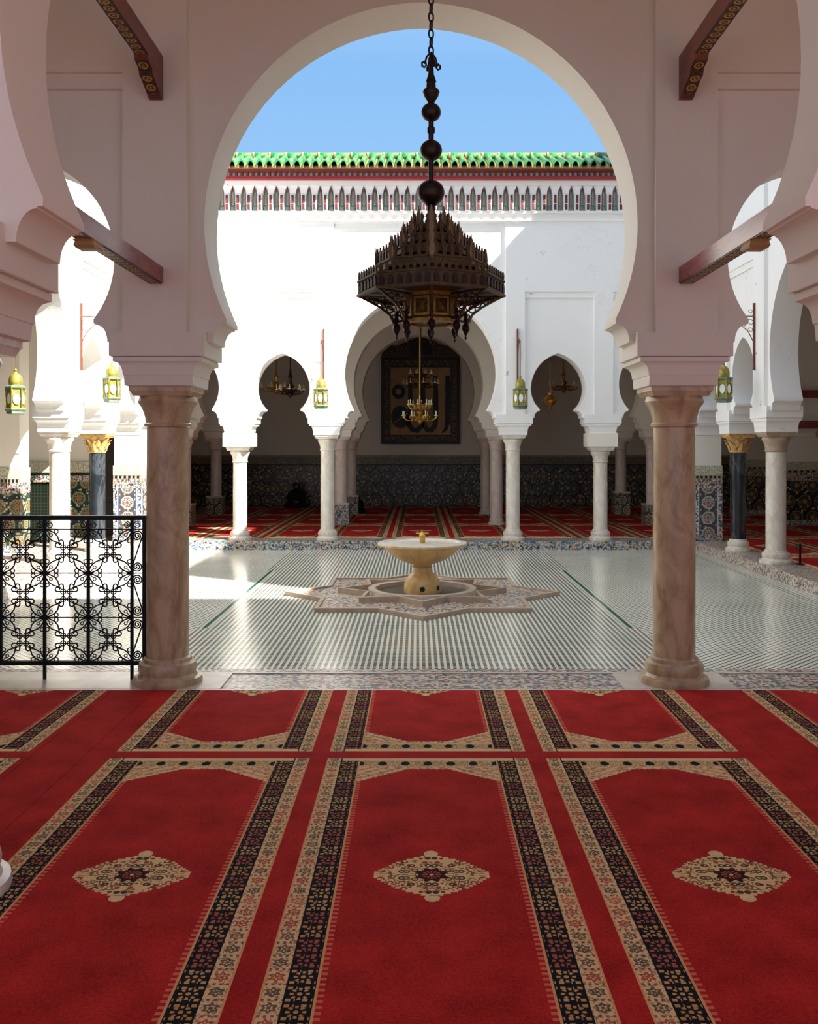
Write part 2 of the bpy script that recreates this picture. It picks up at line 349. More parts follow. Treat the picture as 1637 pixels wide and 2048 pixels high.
# ------------------------------------------------------------------ arcades
def arch_pts(xc, a, r, rise, zs, n=22):
    zc = zs + sqrt(max(r*r - a*a, 0)); t0 = math.asin(min(1, (zc - zs)/r)); pts = []
    for i in range(9): t = -t0 + t0*i/9; pts.append((xc - r*cos(t), zc + r*sin(t)))
    c = max((rise*rise - r*r)/(2*r), 0.0); R = r + c; te = math.asin(min(1, rise/R)) if c > 0 else pi/2
    for i in range(n+1): t = te*i/n; pts.append((xc - (R*cos(t) - c), zc + R*sin(t)))
    right = [(2*xc - x, z) for x, z in reversed(pts[:-1])]
    return pts + right
def corbel(dz):                 # right-hand profile of an impost, block bottom up to the springing
    p = [(.29, 2.05), (.29, 2.145), (.325, 2.145)]
    for i in range(1, 7): t = pi/2*i/6; p.append((.325 + .065*(1 - cos(t)), 2.145 + .105*sin(t)))
    return [(u, z + dz) for u, z in p + [(.392, 2.257), (.41, 2.257), (.41, 2.285)]]
def wall_outline(sup, arches, dz, ul, ur, ztop):
    low = []; prof = corbel(dz)
    for i, s in enumerate(sup):
        if i > 0: low += [(s - u, z) for u, z in reversed(prof)]
        else: low += [(ul, 2.05 + dz)] if ul < s - .29 else [(s - .29, 2.05 + dz)]
        if i < len(sup)-1:
            low += [(s + u, z) for u, z in prof]; e = sup[i+1]; xc = (s + e)/2; a = (e - s)/2 - .41
            r, rise = arches[i]; low += arch_pts(xc, a, max(r, a + .02), rise, 2.285 + dz)[1:-1]
        else: low += [(ur, 2.05 + dz)] if ur > s + .29 else [(s + .29, 2.05 + dz)]
    x0, x1 = low[0][0], low[-1][0]
    return low + [(x1, ztop), (x0, ztop)]
def comb(panels, ul, ur, zb, zt):
    p = [(ul, zb)]
    for a, b, z in panels: p += [(a, zb), (a, z), (b, z), (b, zb)]
    return p + [(ur, zb), (ur, zt), (ul, zt)]
def imposts(mb, s, wc, dz, f, ex=0.0):
    lv = [(.195, .185, 1.871), (.21, .2, 1.875), (.21, .2, 1.936)]
    for i in range(5): t = pi/2*i/4; lv.append((.215 + .045*(1 - cos(t)), .203 + .012*(1 - cos(t)), 1.938 + .078*sin(t)))
    lv += [(.272, .222, 2.02), (.272, .222, 2.048), (.2, .2, 2.055)]
    k = MB(); k.frustum([(hx, hy + (ex if z > 1.9 else ex*.3), z + dz) for hx, hy, z in lv]); mb.add([f(v[0] + s, v[1] + wc, v[2]) for v in k.v], k.f)
def arcade(name, label, f, sup, arches, wc, dz, ul, ur, ztop, panels=(), mat='plaster', proud=.03, sides=(-1, 1), zp=2.2, th=.36, strip=True):
    wall = MB().prism(wall_outline(sup, arches, dz, ul, ur, ztop), wc - th/2, wc + th/2, f)
    for s in sup:
        k = MB(); k.box(-.292, .292, -th/2 - proud, th/2 + proud, 2.052 + dz, 2.2 + dz); wall.add([f(v[0] + s, v[1] + wc, v[2]) for v in k.v], k.f)
    root = struct(name, wall, mat, label)
    for s in sup:
        q = MB(); imposts(q, s, wc, dz, f, max(0, proud - .05)); q.build('impost', mat, root)
    if panels:
        for sd in sides:
            a, b = (wc - th/2 - proud, wc - th/2 + .002) if sd < 0 else (wc + th/2 - .002, wc + th/2 + proud)
            MB().prism(comb(panels, ul, ur, zp + dz, ztop), a, b, f).build('panel_frame', mat, root, False)
            if strip:
                for (p0, p1, z) in panels:
                    if z < ztop - .05:
                        e = (wc - th/2 - proud*.55, wc - th/2 + .002) if sd < 0 else (wc + th/2 - .002, wc + th/2 + proud*.55)
                        k = MB(); k.box(p0 - .001, p1 + .001, e[0], e[1], z - .09, z + .001); q = MB(); q.add([f(*v) for v in k.v], k.f); q.build('panel_moulding', mat, root, False)
    return root
BIG, SMALL, FBIG, FSM = (1.225, 1.25), (.436, .567), (1.336, 1.365), (.613, .62)
XC = .02; FS = [-4.9+XC, -3.4+XC, -1.61+XC, 1.61+XC, 3.4+XC, 4.9+XC]; FA = [(.55, .6), FSM, FBIG, FSM, (.55, .6)]
FP = [(-5.2, -3.58, 3.78), (-3.22, -1.80, 3.78), (-1.41, 1.45, 4.55), (1.83, 3.26, 3.78), (3.62, 5.2, 3.78)]
ZC = 5.0
arcade('wall_front', 'cream plastered arcade wall with a wide horseshoe arch framing the courtyard', FY, FS, FA, 5.88, 0, -6.5, 6.5, ZC, FP, 'plaster', .07)
arcade('wall_hall', 'cream plastered horseshoe arcade crossing the carpeted hall before the courtyard', FY, [-4.39+XC]+[-1.61+XC, 1.61+XC]+[4.39+XC], [(1.08, 1.1), FBIG, (1.08, 1.1)], 3.09, 0, -6.5, 6.5, ZC, [(-4.2, -1.80, 4.2), (-1.41, 1.45, 4.55), (1.83, 4.2, 4.2)], 'plaster', .07)
DZ = -.19
XS = [-4.61, -2.86, -1.45, 1.53, 2.94, 4.61]
FARP = [(-4.35, -3.08, 3.95), (-2.74, -1.647, 3.95), (-1.33, 1.394, 5.03), (1.70, 2.80, 3.95), (3.10, 4.35, 3.95)]
far = arcade('wall_far', 'sunlit white courtyard wall with panels above a row of horseshoe arches', FY, XS, [(.575, .6), SMALL, BIG, SMALL, (.575, .6)], 14.88, DZ, -4.82, 4.82, 5.75, FARP, 'old_plaster', .05, (-1,))
YS = [6.2, 7.53, 8.93, 11.9, 13.3, 14.88]
SA = [(.45, .5), SMALL, BIG, SMALL, (.49, .55)]
SP = [(7.72, 8.74, 3.95), (9.12, 11.7, 5.03), (12.08, 13.1, 3.95), (13.48, 14.5, 3.95)]
for nm, sx, lab in (('wall_left', -1, 'bright white courtyard arcade wall beside the iron railing'), ('wall_right', 1, 'shaded white courtyard arcade wall opposite the sunlit side')):
    arcade(nm, lab, FX, YS, SA, sx*4.61, DZ, 6.07, 14.69, 5.8, SP, 'old_plaster', .05, (-sx,))
for k, Y in enumerate((17.65, 20.4)):
    arcade('wall_gallery', 'cream horseshoe arcade inside the far carpeted gallery' + (', row next to the courtyard' if k == 0 else ', row next to the tiled wall'), FY, [-7.3, -4.45, -1.47, 1.50, 4.48, 7.3], [(1.16, 1.2), BIG, BIG, BIG, (1.16, 1.2)], Y, DZ, -8.8, 8.8, 5.3, ())

# ------------------------------------------------------------------ floors, ceilings, outer walls
struct('floor_courtyard', MB().box(-4.4, 4.4, 6.24, 14.65, -.3, -.14), 'courtyard_tiles', 'glossy courtyard floor of tiny dark and pale zellige tiles', False)
struct('floor_hall', MB().box(-9, 9, -5, 6.24, -.3, 0), 'mosaic_warm', 'zellige edge of the carpeted hall floor beside the courtyard', False)
struct('floor_gallery', MB().box(-9, 9, 14.65, 23.6, -.3, 0), 'mosaic_blue', 'raised blue zellige kerb and floor of the far gallery', False)
for sx, lab in ((-1, 'raised zellige floor of the gallery behind the iron railing'), (1, 'raised zellige floor of the gallery beside the black column in shade')):
    a, b = sorted((sx*4.4, sx*9)); struct('floor_side', MB().box(a, b, 6.24, 14.65, -.3, 0), 'mosaic_grey', lab, False)
struct('ceiling_hall', MB().box(-6.5, 6.5, -5, 5.7, ZC, ZC+.15), 'plaster', 'whitewashed ceiling of the carpeted hall', False)
struct('trim_1', MB().box(-6.5, 6.5, 5.67, 6.35, ZC, 5.9), 'plaster', 'white parapet above the near arcade', False)
struct('ceiling_gallery', MB().box(-9, 9, 15.06, 23.4, 5.3, 5.45), 'ceiling_wood', 'timber ceiling of the far gallery', False)
for sx in (-1, 1):
    a, b = sorted((sx*4.79, sx*9)); struct('ceiling_side', MB().box(a, b, -2.6, 15.06, 5.3, 5.45), 'ceiling_wood', 'timber ceiling of the courtyard side gallery', False)
    a, b = sorted((sx*8.8, sx*9)); struct('wall_outer', MB().box(a, b, -2.6, 23.4, 0, 5.3), 'plaster', 'plain plaster outer wall of the side gallery', False)
    a, b = sorted((sx*6.5, sx*6.7)); struct('wall_side', MB().box(a, b, -2, 5.9, 0, 5.1), 'plaster', 'plain plaster side wall of the carpeted hall', False)
struct('wall_upper_caster', MB().prism([(6.0, 5.46), (15.4, 5.46), (15.4, 8.4), (6.75, 8.4), (6.75, 6.4), (6.0, 6.4)], 4.9, 5.2, FX), 'plaster', 'tall white upper wall out of view above the shaded arcade, shaped to cast the courtyard shadow', False)  # unseen wall; height and notch shaped to cast the courtyard's shadow edge
struct('wall_back', MB().box(-9, 9, 23.12, 23.4, 0, 5.3), 'plaster', 'plaster back wall of the far gallery above dark zellige', False)
wb = struct('baseboard_back', MB().box(-8.8, 8.8, 23.07, 23.118, 0, 1.03), 'dado_dark', 'dark zellige dado with rings of tan rosettes', False)
MB().box(-8.8, 8.8, 23.06, 23.118, 1.06, 1.24).build('carved_band', 'script_dark', wb, False)
MB().box(-8.8, 8.8, 23.05, 23.118, 1.24, 1.29).build('upper_border', 'stone_edge', wb, False)
MB().box(-8.8, 8.8, 23.05, 23.118, 1.03, 1.06).build('lower_border', 'black_paint', wb, False)
# cross wall with a dark doorway at the end of the left gallery
cw = MB(); cw.box(-8.8, -5.35, 15.3, 15.5, .0145, 5.3).box(-5.35, -4.75, 15.3, 15.5, 1.75, 5.3)
cw = struct('wall_cross', cw, 'plaster', 'plaster cross wall closing the gallery behind the iron railing', False)
MB().box(-8.8, -5.37, 15.25, 15.298, 0, .92).build('zellige_panel', 'dado_left', cw, False)
MB().box(-8.8, -5.37, 15.25, 15.298, .92, 1.02).build('red_border', 'mosaic_warm', cw, False)
MB().box(-8.8, -5.37, 15.25, 15.298, 1.02, 1.07).build('dark_border', 'black_paint', cw, False)
MB().box(-8.8, -5.37, 15.25, 15.298, 1.07, 1.24).build('script_frieze', 'script_band', cw, False)
dr = struct('door_1', MB().box(-5.33, -4.79, 15.4, 15.46, .0145, 1.74), 'door_wood', 'dark wooden door behind the black column by the railing', False)
for i in range(3): MB().box(-5.28, -4.84, 15.375, 15.402, .12 + i*.54, .56 + i*.54).build('door_panel', 'dark_wood', dr, False)
# trims near the hall edge
struct('trim_2', MB().box(-6.4, 6.4, 5.665, 5.70, 0, .006), 'marble_floor', 'pale stone strip between red carpet and zellige', False)
struct('trim_3', MB().box(-6.4, 6.4, 6.10, 6.13, 0, .006), 'marble_floor', 'pale stone strip along the courtyard edge', False)
struct('trim_4', MB().box(-6.4, -1.22, 5.70, 6.10, 0, .007), 'marble_floor', 'worn white marble slabs under the iron railing', False)
struct('trim_5', MB().box(1.28, 1.98, 5.70, 6.09, 0, .007), 'marble_floor', 'white marble slab under the beige column', False)

# ------------------------------------------------------------------ carpets
def rug(name, mat, label, x0, x1, y0, y1, group=None):
    o = MB().box(x0, x1, y0, y1, 0, .014).build(name, mat, None, False); tag(o, label, 'carpet', group); return o
rug('prayer_carpet', 'carpet_centre', 'red prayer carpet woven with three wide mats, under the large chandelier', -1.60, 1.70, -4.6, 5.645)
rug('prayer_carpet', 'carpet_left', 'red prayer carpet with patterned mats in front of the iron railing', -6.4, -1.86, -4.6, 5.645)
rug('prayer_carpet', 'carpet_right', 'red prayer carpet with patterned mats past the column without a railing', 1.96, 6.4, -4.6, 5.645)
rug('carpet_runner', 'carpet_plain', 'plain red carpet strip in front of the column by the railing', -1.858, -1.602, -4.6, 5.645)
rug('carpet_runner', 'carpet_plain', 'plain red carpet strip with a creased seam before the beige column away from the railing', 1.702, 1.958, -4.6, 5.645)
rug('gallery_carpet', 'carpet_far', 'red prayer carpet filling the far gallery before the dark zellige', -4.74, 8.7, 15.16, 23.04)
rug('gallery_carpet', 'carpet_far', 'red prayer carpet in the gallery behind the black column in shade', 4.92, 8.7, 6.4, 15.15)

# ------------------------------------------------------------------ columns
def column(label, x, y, h, r, mat, capmat=None, style='bell', plinth=None, group=None, name='marble_column', base=True, rb=1.0):
    t = thing(name, label, 'column', (x, y, 0), 0, group); capmat = capmat or mat
    z0 = 0.0
    if plinth:
        ph, pw, pm = plinth; p = MB().box(-pw, pw, -pw, pw, 0, ph).build('plinth', pm, t, False); z0 = ph
        MB().box(-pw-.008, pw+.008, -pw-.008, pw+.008, ph-.02, ph+.012).build('plinth_cap', 'marble_floor', t, False); z0 = ph + .01
    if base:
        b = [(r*1.62, 0), (r*1.66, .02), (r*1.62, .045), (r*1.42, .05), (r*1.32, .07), (r*1.38, .085), (r*1.40, .11), (r*1.34, .135), (r*1.16, .145), (r*1.14, .165), (r*1.02, .175)]
        MB().lathe([(u*rb if u > r*1.1 else u, z + z0) for u, z in b], 32).build('base', 'white_marble' if mat == 'black_marble' else mat, t); zs = z0 + .165
    else: zs = z0
    ab = .052; cap = .20 if style == 'bell' else .22
    zc = h - ab - cap
    MB().lathe([(r, zs), (r*1.005, (zs+zc)/2), (r*.985, zc + .01)], 32).build('shaft', mat, t)
    if style == 'bell':
        c = [(r*.99, 0), (r*1.10, .008), (r*1.12, .022), (r*1.04, .032), (r*1.06, .06), (r*1.12, .09), (r*1.22, .125), (r*1.36, .15), (r*1.40, .165), (r*1.36, .18), (r*1.3, .2)]
        MB().lathe([(u, z*cap/.2 + zc) for u, z in c], 32).build('capital', capmat, t)
    else:
        k = MB().lathe([(r*.98, zc), (r*1.15, zc+.01), (r*1.15, zc+.025), (r*1.05, zc+.035), (r*1.1, zc+.1), (r*1.5, zc+.2), (r*1.6, zc+cap)], 24)
        o = k.build('capital', capmat, t)
        for j in range(2):
            for i in range(8):
                a = 2*pi*(i + j*.5)/8; q = []; 
                for s in range(5): f = s/4; rr = r*(1.08 + .5*f*f + j*.12*f) + .012; q.append(Vector((rr*cos(a), rr*sin(a), zc + .03 + j*.05 + f*.11)))
                L = MB()
                tn = Vector((-sin(a), cos(a), 0)); wv = [.02, .034, .036, .026, .008]; vs = []
                for p_, w_ in zip(q, wv): vs += [p_ - tn*w_, p_ + Vector((cos(a), sin(a), 0))*.012, p_ + tn*w_]
                fs = []
                for s in range(4): fs += [(s*3, s*3+1, s*3+4, s*3+3), (s*3+1, s*3+2, s*3+5, s*3+4)]
                vs2 = vs + [v - Vector((cos(a), sin(a), 0))*.02 for v in vs]; n_ = len(vs)
                fs2 = fs + [tuple(reversed([i_ + n_ for i_ in f_])) for f_ in fs]
                L.add(vs2, fs2).build('leaf', capmat, o)
    a = .19
    MB().frustum([(a*.90, a*.90, h - ab - .004), (a*.97, a*.95, h - ab*.55), (a, a*.98, h - ab*.5), (a, a*.98, h + .002)]).build('abacus', capmat, t, False)
    return t
HF, HC = 1.871, 1.681
column('thick beige marble column standing at the end of the iron railing', -1.61+XC, 5.88, HF, .131, 'beige_marble')
column('thick brown-veined beige marble column on white slab, no railing beside it', 1.61+XC, 5.88, HF, .131, 'beige_marble')
for s, l in ((-1, 'beige marble column at the outer end of the iron railing'), (1, 'beige marble column holding the narrow arch away from the railing')):
    column(l, s*3.4+XC, 5.88, HF, .131, 'beige_marble')
for s, l in ((-1, 'white marble column in the carpeted hall on the side with the railing'), (1, 'white marble column in the carpeted hall on the side without railing')):
    column(l, s*1.61+XC, 3.09, HF, .131, 'white_marble')
FL = ['white marble column of the sunlit far wall, beneath the narrow arch end, shorter with block', 'white marble column of far wall beneath the lantern in sun', 'veined white marble column of far wall beneath the lantern in shadow', 'white marble column of the shaded far wall carrying a square block']
for x, l in zip(XS[1:5], FL):
    short = abs(x) > 2
    t = column(l, x, 14.88, HC - (.19 if short else 0), .112, 'white_marble')
    if short: MB().frustum([(.2, .19, HC-.192), (.235, .215, HC-.18), (.235, .215, HC+.03), (.2, .2, HC+.04)]).build('block', 'plaster', t, False)
for s in (-1, 1):
    sd = 'behind the iron railing' if s < 0 else 'of the shaded arcade'
    column('white marble column ' + sd + ', next to the black column', s*4.61, 11.9, HC, .125, 'white_marble', 'stone_edge' if s > 0 else None)
    column('black marble column with carved gilt leaf capital ' + sd, s*4.61, 13.3, HC, .108, 'black_marble', 'gilt_stone', 'leaf', base=True)
    column('white marble column ' + sd + ', nearer the hall edge of the big arch', s*4.61, 8.93, HC, .125, 'white_marble')
    column('white marble column ' + sd + ', closest to the hall', s*4.61, 7.53, HC, .125, 'white_marble')
for Y, w_ in ((17.65, 'first gallery row'), (20.4, 'second gallery row')):
    column('pinkish column on a blue tiled plinth, %s, by the main arch' % w_, -1.47, Y, HC, .12, 'pink_marble', plinth=(.42, .165, 'mosaic_blue' if Y < 18 else 'dado_pale'), base=False)
    column('pale plain column standing straight on the carpet, %s' % w_, 1.50, Y, HC, .12, 'pink_marble', base=True, rb=.8)
    for x in (-4.45, 4.48):
        column('pinkish column on a pale tiled plinth, %s, %s' % (w_, 'on the railing side' if x < 0 else 'on the shaded side'), x, Y, HC, .12, 'pink_marble', plinth=(.5 if x > 0 and Y > 18 else .40, .17, 'dado_pale'), base=False)
def pier(label, x, y, h, hw, hd, dado, name='tiled_pier'):
    z_ = .0145 if y > 15.2 else 0; h -= z_; t = thing(name, label, 'pier', (x, y, z_)); e = .012
    MB().box(-hw, hw, -hd, hd, 0, h).build('shaft', 'plaster', t, False)
    MB().box(-hw-e, hw+e, -hd-e, hd+e, .1, .84).build('zellige_panel', dado, t, False)
    MB().box(-hw-e*1.5, hw+e*1.5, -hd-e*1.5, hd+e*1.5, 0, .1).build('zellige_foot', 'mosaic_blue', t, False)
    MB().box(-hw-e*1.3, hw+e*1.3, -hd-e*1.3, hd+e*1.3, .84, .99).build('inscription_band', 'mosaic_warm', t, False)
    q = MB().box(-hw-e, hw+e, -hd-e, hd+e, .99, 1.04).build('merlon_band', 'stone_edge', t, False)
    n = 6
    for i in range(n): MB().box(-hw + 2*hw*(i+.25)/n, -hw + 2*hw*(i+.75)/n, -hd-e-.004, -hd, .995, 1.035).build('merlon', 'black_paint', q, False)
    MB().box(-hw-e*1.3, hw+e*1.3, -hd-e*1.3, hd+e*1.3, 1.04, 1.2).build('script_frieze', 'script_band', t, False)
    return t
pier('white corner pier with bright blue and orange zellige behind the railing', -4.61, 14.88, HC, .21, .2, 'dado_bright')
pier('white corner pier with bright blue and orange zellige beside shaded black column', 4.61, 14.88, HC, .21, .2, 'dado_bright')
for x, y, l in ((7.3, 17.65, 'tiled pier in the dark side gallery, behind the white column'), (7.55, 16.3, 'tiled pier in the dark side gallery, close to the outer wall'), (7.3, 20.4, 'tiled pier deep in the dark side gallery by back wall'), (-7.3, 17.65, 'tiled pier behind the cross wall of the railing side'), (-7.3, 20.4, 'tiled pier near the back wall on the railing side')):
    pier(l, x, y, HC, .34, .2, 'dado_dark')
for s in (-1, 1):
    pier('tiled pier at the hall corner of the ' + ('railing side' if s < 0 else 'shaded side') + ' arcade', s*4.68, 5.98, HC, .21, .23, 'dado_pale')
pier('pale tiled pier inside the gallery behind the iron railing', -5.78, 13.2, 3.2, .16, .16, 'dado_left')

# ------------------------------------------------------------------ tie beams
def beam(x, top, label):
    y0, y1 = 3.27, 5.66
    if top:
        t = thing('tie_beam', label, 'beam', (x, y1, 3.757)); L = y1 - y0
        MB().box(-.04, .04, -L, 0, .003, .115).build('timber', 'beam_wood', t, False)
        MB().box(-.036, .036, -L, -.1, -.004, .003).build('painted_underside', 'gilt_paint', t, False)
        for ye in (0,):
            MB().prism([(0, .004), (-.36, .004), (-.34, -.035), (-.27, -.05), (-.25, -.085), (-.20, -.095), (-.06, -.15), (0, -.15)], -.04, .04, FX).build('corbel_end', 'beam_wood', t, False)
            MB().prism([(-.35, -.01), (-.335, -.040), (-.275, -.055), (-.255, -.09), (-.205, -.1), (-.1, -.138), (-.1, -.13), (-.2, -.09), (-.34, -.01)], -.034, .034, FX).build('corbel_paint', 'gilt_paint', t, False)
    else:
        t = thing('tie_beam', label, 'beam', (x, y1, 2.49)); L = y1 - y0
        MB().box(-.04, .04, -L, 0, .003, .10).build('timber', 'beam_red', t, False)
        MB().box(-.036, .036, -L, -.05, -.004, .003).build('painted_underside', 'gilt_paint', t, False)
        MB().frustum([(.045, .05, -.04), (.05, .065, -.03), (.045, .06, -.012), (.052, .075, -.003)], (0, -L/2)).build('rosette_block', 'panel_gold', t)
    return t
for s, side in ((-1, 'on the railing side'), (1, 'on the side without railing')):
    beam(s*1.61+XC, True, 'dark brown upper beam with gilded underside and carved end, ' + side)
    beam(s*1.61+XC, False, 'red lower tie beam with a small block beneath, ' + side)
for z, l in ((2.42, 'upper dark red tie beam in the shaded side gallery'), (1.85, 'lower dark red tie beam in the shaded side gallery')):
    t = thing('gallery_tie_beam', l, 'beam', (7.3, 17.47, z)); MB().box(-2.5, 1.4, -.28, -.18, 0, .13).build('timber', 'beam_red', t, False); MB().box(-2.5, 1.4, -.27, -.19, -.012, 0).build('painted_underside', 'maroon', t, False)

# ------------------------------------------------------------------ cornice and roof tiles on the far wall
cor = struct('trim_6', MB().box(-4.8, 4.8, 14.60, 14.68, 5.06, 5.10).box(-4.8, 4.8, 14.575, 14.66, 5.18, 5.215), 'old_plaster', 'carved bracket cornice with red lines beneath the green roof tiles', False)
MB().box(-4.8, 4.8, 14.50, 14.66, 5.595, 5.67).build('carved_band', 'old_plaster', cor, False)
MB().box(-4.8, 4.8, 14.64, 14.655, 5.215, 5.60).build('niche_back', 'niche_pale', cor, False)
MB().box(-4.8, 4.8, 14.40, 14.66, 5.67, 5.715).build('red_rail', 'red_paint', cor, False)
MB().box(-4.8, 4.8, 14.43, 14.66, 5.715, 5.77).build('dentil_back', 'old_plaster', cor, False)
MB().box(-4.8, 4.8, 14.31, 14.66, 5.77, 5.795).build('maroon_rail', 'maroon', cor, False)
bp = .172; n = int(9.5/bp)
br = MB().prism([(14.65, 5.20), (14.545, 5.21), (14.53, 5.235), (14.515, 5.46), (14.56, 5.495), (14.65, 5.50)], -.036, .036, FX).mesh('bracket', 'old_plaster', False)
sl1 = MB().box(-.019, .019, -.02, 0, -.04, .04).mesh('slit', 'maroon', False); sl2 = MB().box(-.019, .019, -.02, 0, -.065, .065).mesh('slit', 'maroon', False)
H0 = 5.47
pts = [(-.05, H0)] + [(-.05*cos(t), H0 + .10*sin(t)) for t in [pi*i/8 for i in range(1, 8)]] + [(.05, H0)]
arcm = MB().prism([(-.0865, H0), (-.0865, 5.60), (.0865, 5.60), (.0865, H0)] + [(u*.8, z) for u, z in reversed(pts)], 14.55, 14.63, FY).mesh('niche_arch', 'old_plaster', False)
bud = MB().lathe([(.004, -.05), (.014, -.03), (.016, 0), (.008, .03), (.002, .05)], 8).mesh('niche_bud', 'maroon')
cone = MB().prism([(14.64, 5.216), (14.57, 5.216), (14.58, 5.28), (14.64, 5.32)], -.03, .03, FX).mesh('niche_foot', 'niche_green', False)
shaftm = MB().lathe([(.016, 5.30), (.018, 5.31), (.014, 5.33), (.014, 5.52), (.02, 5.55)], 8, (0, 14.60, 0)).mesh('niche_colonnette', 'stone_edge')
den = MB().box(-.02, .02, 14.38, 14.45, 5.718, 5.768).mesh('dentil', 'maroon', False)
for i in range(n):
    x = -4.72 + bp*i
    b = link('bracket', br, cor, (x, 0, 0))
    link('slit', sl1, b, (0, 14.535, 5.262)); link('slit', sl2, b, (0, 14.526, 5.385))
    a = link('niche_arch', arcm, cor, (x + bp/2, 0, 0)); link('niche_bud', bud, a, (0, 14.54, 5.545)); link('niche_foot', cone, a); link('niche_colonnette', shaftm, a)
    for k in range(2): link('dentil', den, cor, (x + bp*.5*k, 0, 0))
rf = struct('roof', MB().prism([(14.29, 5.796), (14.31, 5.84), (15.0, 6.16), (15.9, 5.93), (15.9, 5.80), (14.6, 5.797)], -4.8, 4.8, FX), 'terracotta', 'small sloping roof of green glazed tiles above the far wall', False)
def barrel():
    m_ = MB(); vs = []; fs = []; N = 8
    for j, (y, z, r) in enumerate(((14.23, 5.798, .060), (14.62, 5.985, .054), (14.98, 6.15, .050))):
        for rr in (r, r - .014):
            for i in range(N+1): a = pi*i/N; vs.append((rr*cos(a), y, z + rr*(2.0 if j == 0 else 1.5)*sin(a)))
    K = N+1
    for j in range(2):
        o = j*2*K
        for i in range(N): fs.append((o+i, o+i+1, o+2*K+i+1, o+2*K+i)); fs.append((o+K+i, o+3*K+i, o+3*K+i+1, o+K+i+1))
        for i in (0, N): fs.append((o+i, o+2*K+i, o+3*K+i, o+K+i))
    for o in (0, 4*K):
        for i in range(N): fs.append((o+i, o+K+i, o+K+i+1, o+i+1))
    return m_.add(vs, fs).mesh('roof_tile', 'glazed_green')
tile = barrel(); tp = .143
cap = MB().prism([(14.25, 5.797), (14.25, 5.83), (14.30, 5.87), (14.30, 5.80)], -.03, .03, FX).mesh('pan_tile', 'terracotta', False)
for i in range(67):
    o = link('roof_tile', tile, rf, (-4.72 + tp*i, 0, 0)); link('pan_tile', cap, rf, (-4.72 + tp*(i+.5), 0, 0))
rt = MB()
rt.lathe([(.055, -.125), (.06, -.12), (.052, .11), (.05, .125)], 12); rt.v = [(z, x, y*1.1) for x, y, z in rt.v]; rtm = rt.mesh('ridge_tile', 'glazed_green')
jn = MB(); jn.lathe([(.05, -.018), (.064, -.014), (.064, .014), (.05, .018)], 12); jn.v = [(z, x, y*1.1) for x, y, z in jn.v]; jnm = jn.mesh('mortar_joint', 'terracotta')
for i in range(36): link('ridge_tile', rtm, rf, (-4.65 + .265*i, 15.02, 6.215)); link('mortar_joint', jnm, rf, (-4.65 + .265*(i+.5), 15.02, 6.215))

# ------------------------------------------------------------------ fountain
star = lambda R, r, n=8, ph=0.0: [((R if i % 2 == 0 else r)*cos(ph + pi*i/n), (R if i % 2 == 0 else r)*sin(ph + pi*i/n)) for i in range(2*n)]
FXC, FYC, FZ = .05, 10.2, -.14
FPZ = lambda u, w_, z: (u, z, w_)
def ring(mb, po, pi_, z0, z1):
    n = len(po); vs = [(x, y, z) for z in (z0, z1) for x, y in po] + [(x, y, z) for z in (z0, z1) for x, y in pi_]
    fs = []
    for i in range(n):
        j = (i+1) % n; fs += [(i, j, n+j, n+i), (2*n+i, 3*n+i, 3*n+j, 2*n+j), (n+i, n+j, 3*n+j, 3*n+i), (i, 2*n+i, 2*n+j, j)]
    return mb.add(vs, fs)
sb = thing('star_basin', 'eight-pointed star basin of zellige and stone around the fountain', 'basin', (FXC, FYC, FZ))
R1 = 1.52; so = star(R1, R1*.765, 8); si = star(R1*.965, R1*.735, 8)
MB().prism(si, -.01, .025, FPZ).build('zellige_field', 'mosaic_warm', sb, False)
ring(MB(), so, si, -.01, .045).build('outer_stone_edge', 'stone_edge', sb, False)
R2 = .93; i1 = star(R2, R2*.70, 8); oc = [(.56*cos(pi/8 + pi*i/8*1), .56*sin(pi/8 + pi*i/8)) for i in range(16)]
i2 = star(R2*.93, R2*.665, 8)
ring(MB(), i1, i2, .02, .085).build('inner_stone_edge', 'stone_edge', sb, False)
oct_o = [(.60*cos(pi*i/8), .60*sin(pi*i/8)) for i in range(16)]; oct_i = [(.52*cos(pi*i/8), .52*sin(pi*i/8)) for i in range(16)]
ring(MB(), oct_o, oct_i, .02, .085).build('basin_wall', 'marble_floor', sb, False)
MB().prism(oct_i, .02, .035, FPZ).build('basin_floor', 'basin_slate', sb, False)
ft = thing('fountain', 'honey coloured marble fountain with a wide shallow bowl on pedestal', 'fountain', (FXC, FYC, FZ + .034))
MB().lathe([(.20, 0), (.205, .02), (.20, .09), (.185, .14), (.15, .19), (.11, .225), (.098, .25), (.10, .275), (.115, .285), (.10, .295), (.105, .31)], 40).build('pedestal', 'honey_marble', ft)
bowl = [(.105, .31), (.17, .33), (.26, .365), (.345, .415), (.40, .47), (.425, .505), (.49, .522), (.492, .538), (.44, .545), (.40, .53), (.30, .50), (.15, .475), (.02, .47)]
MB().lathe(bowl, 48).build('bowl', 'honey_marble', ft)
MB().lathe([(.425, .536), (.493, .5395), (.49, .549), (.42, .553), (.415, .54)], 48).build('rim', 'white_marble', ft)
noz = MB().lathe([(.04, .47), (.03, .5), (.032, .62), (.036, .63), (.02, .65), (.01, .66), (.01, .69)], 12).build('nozzle', 'brass', ft)
MB().tube([(-.07, 0, .65), (.07, 0, .65)], .008).build('spout_arm', 'brass', noz)
for a in (-1.57, -.75): MB().lathe([(.028, -.006), (.03, 0), (.026, .006)], 12).build('drain_hole', 'black_paint', ft)
for o, a in zip([q for q in ft.children if q.name.startswith('drain_hole')], (-1.57, -.55)):
    o.location = (.20*cos(a), .20*sin(a), .06); o.rotation_euler = (pi/2, 0, a + pi/2)

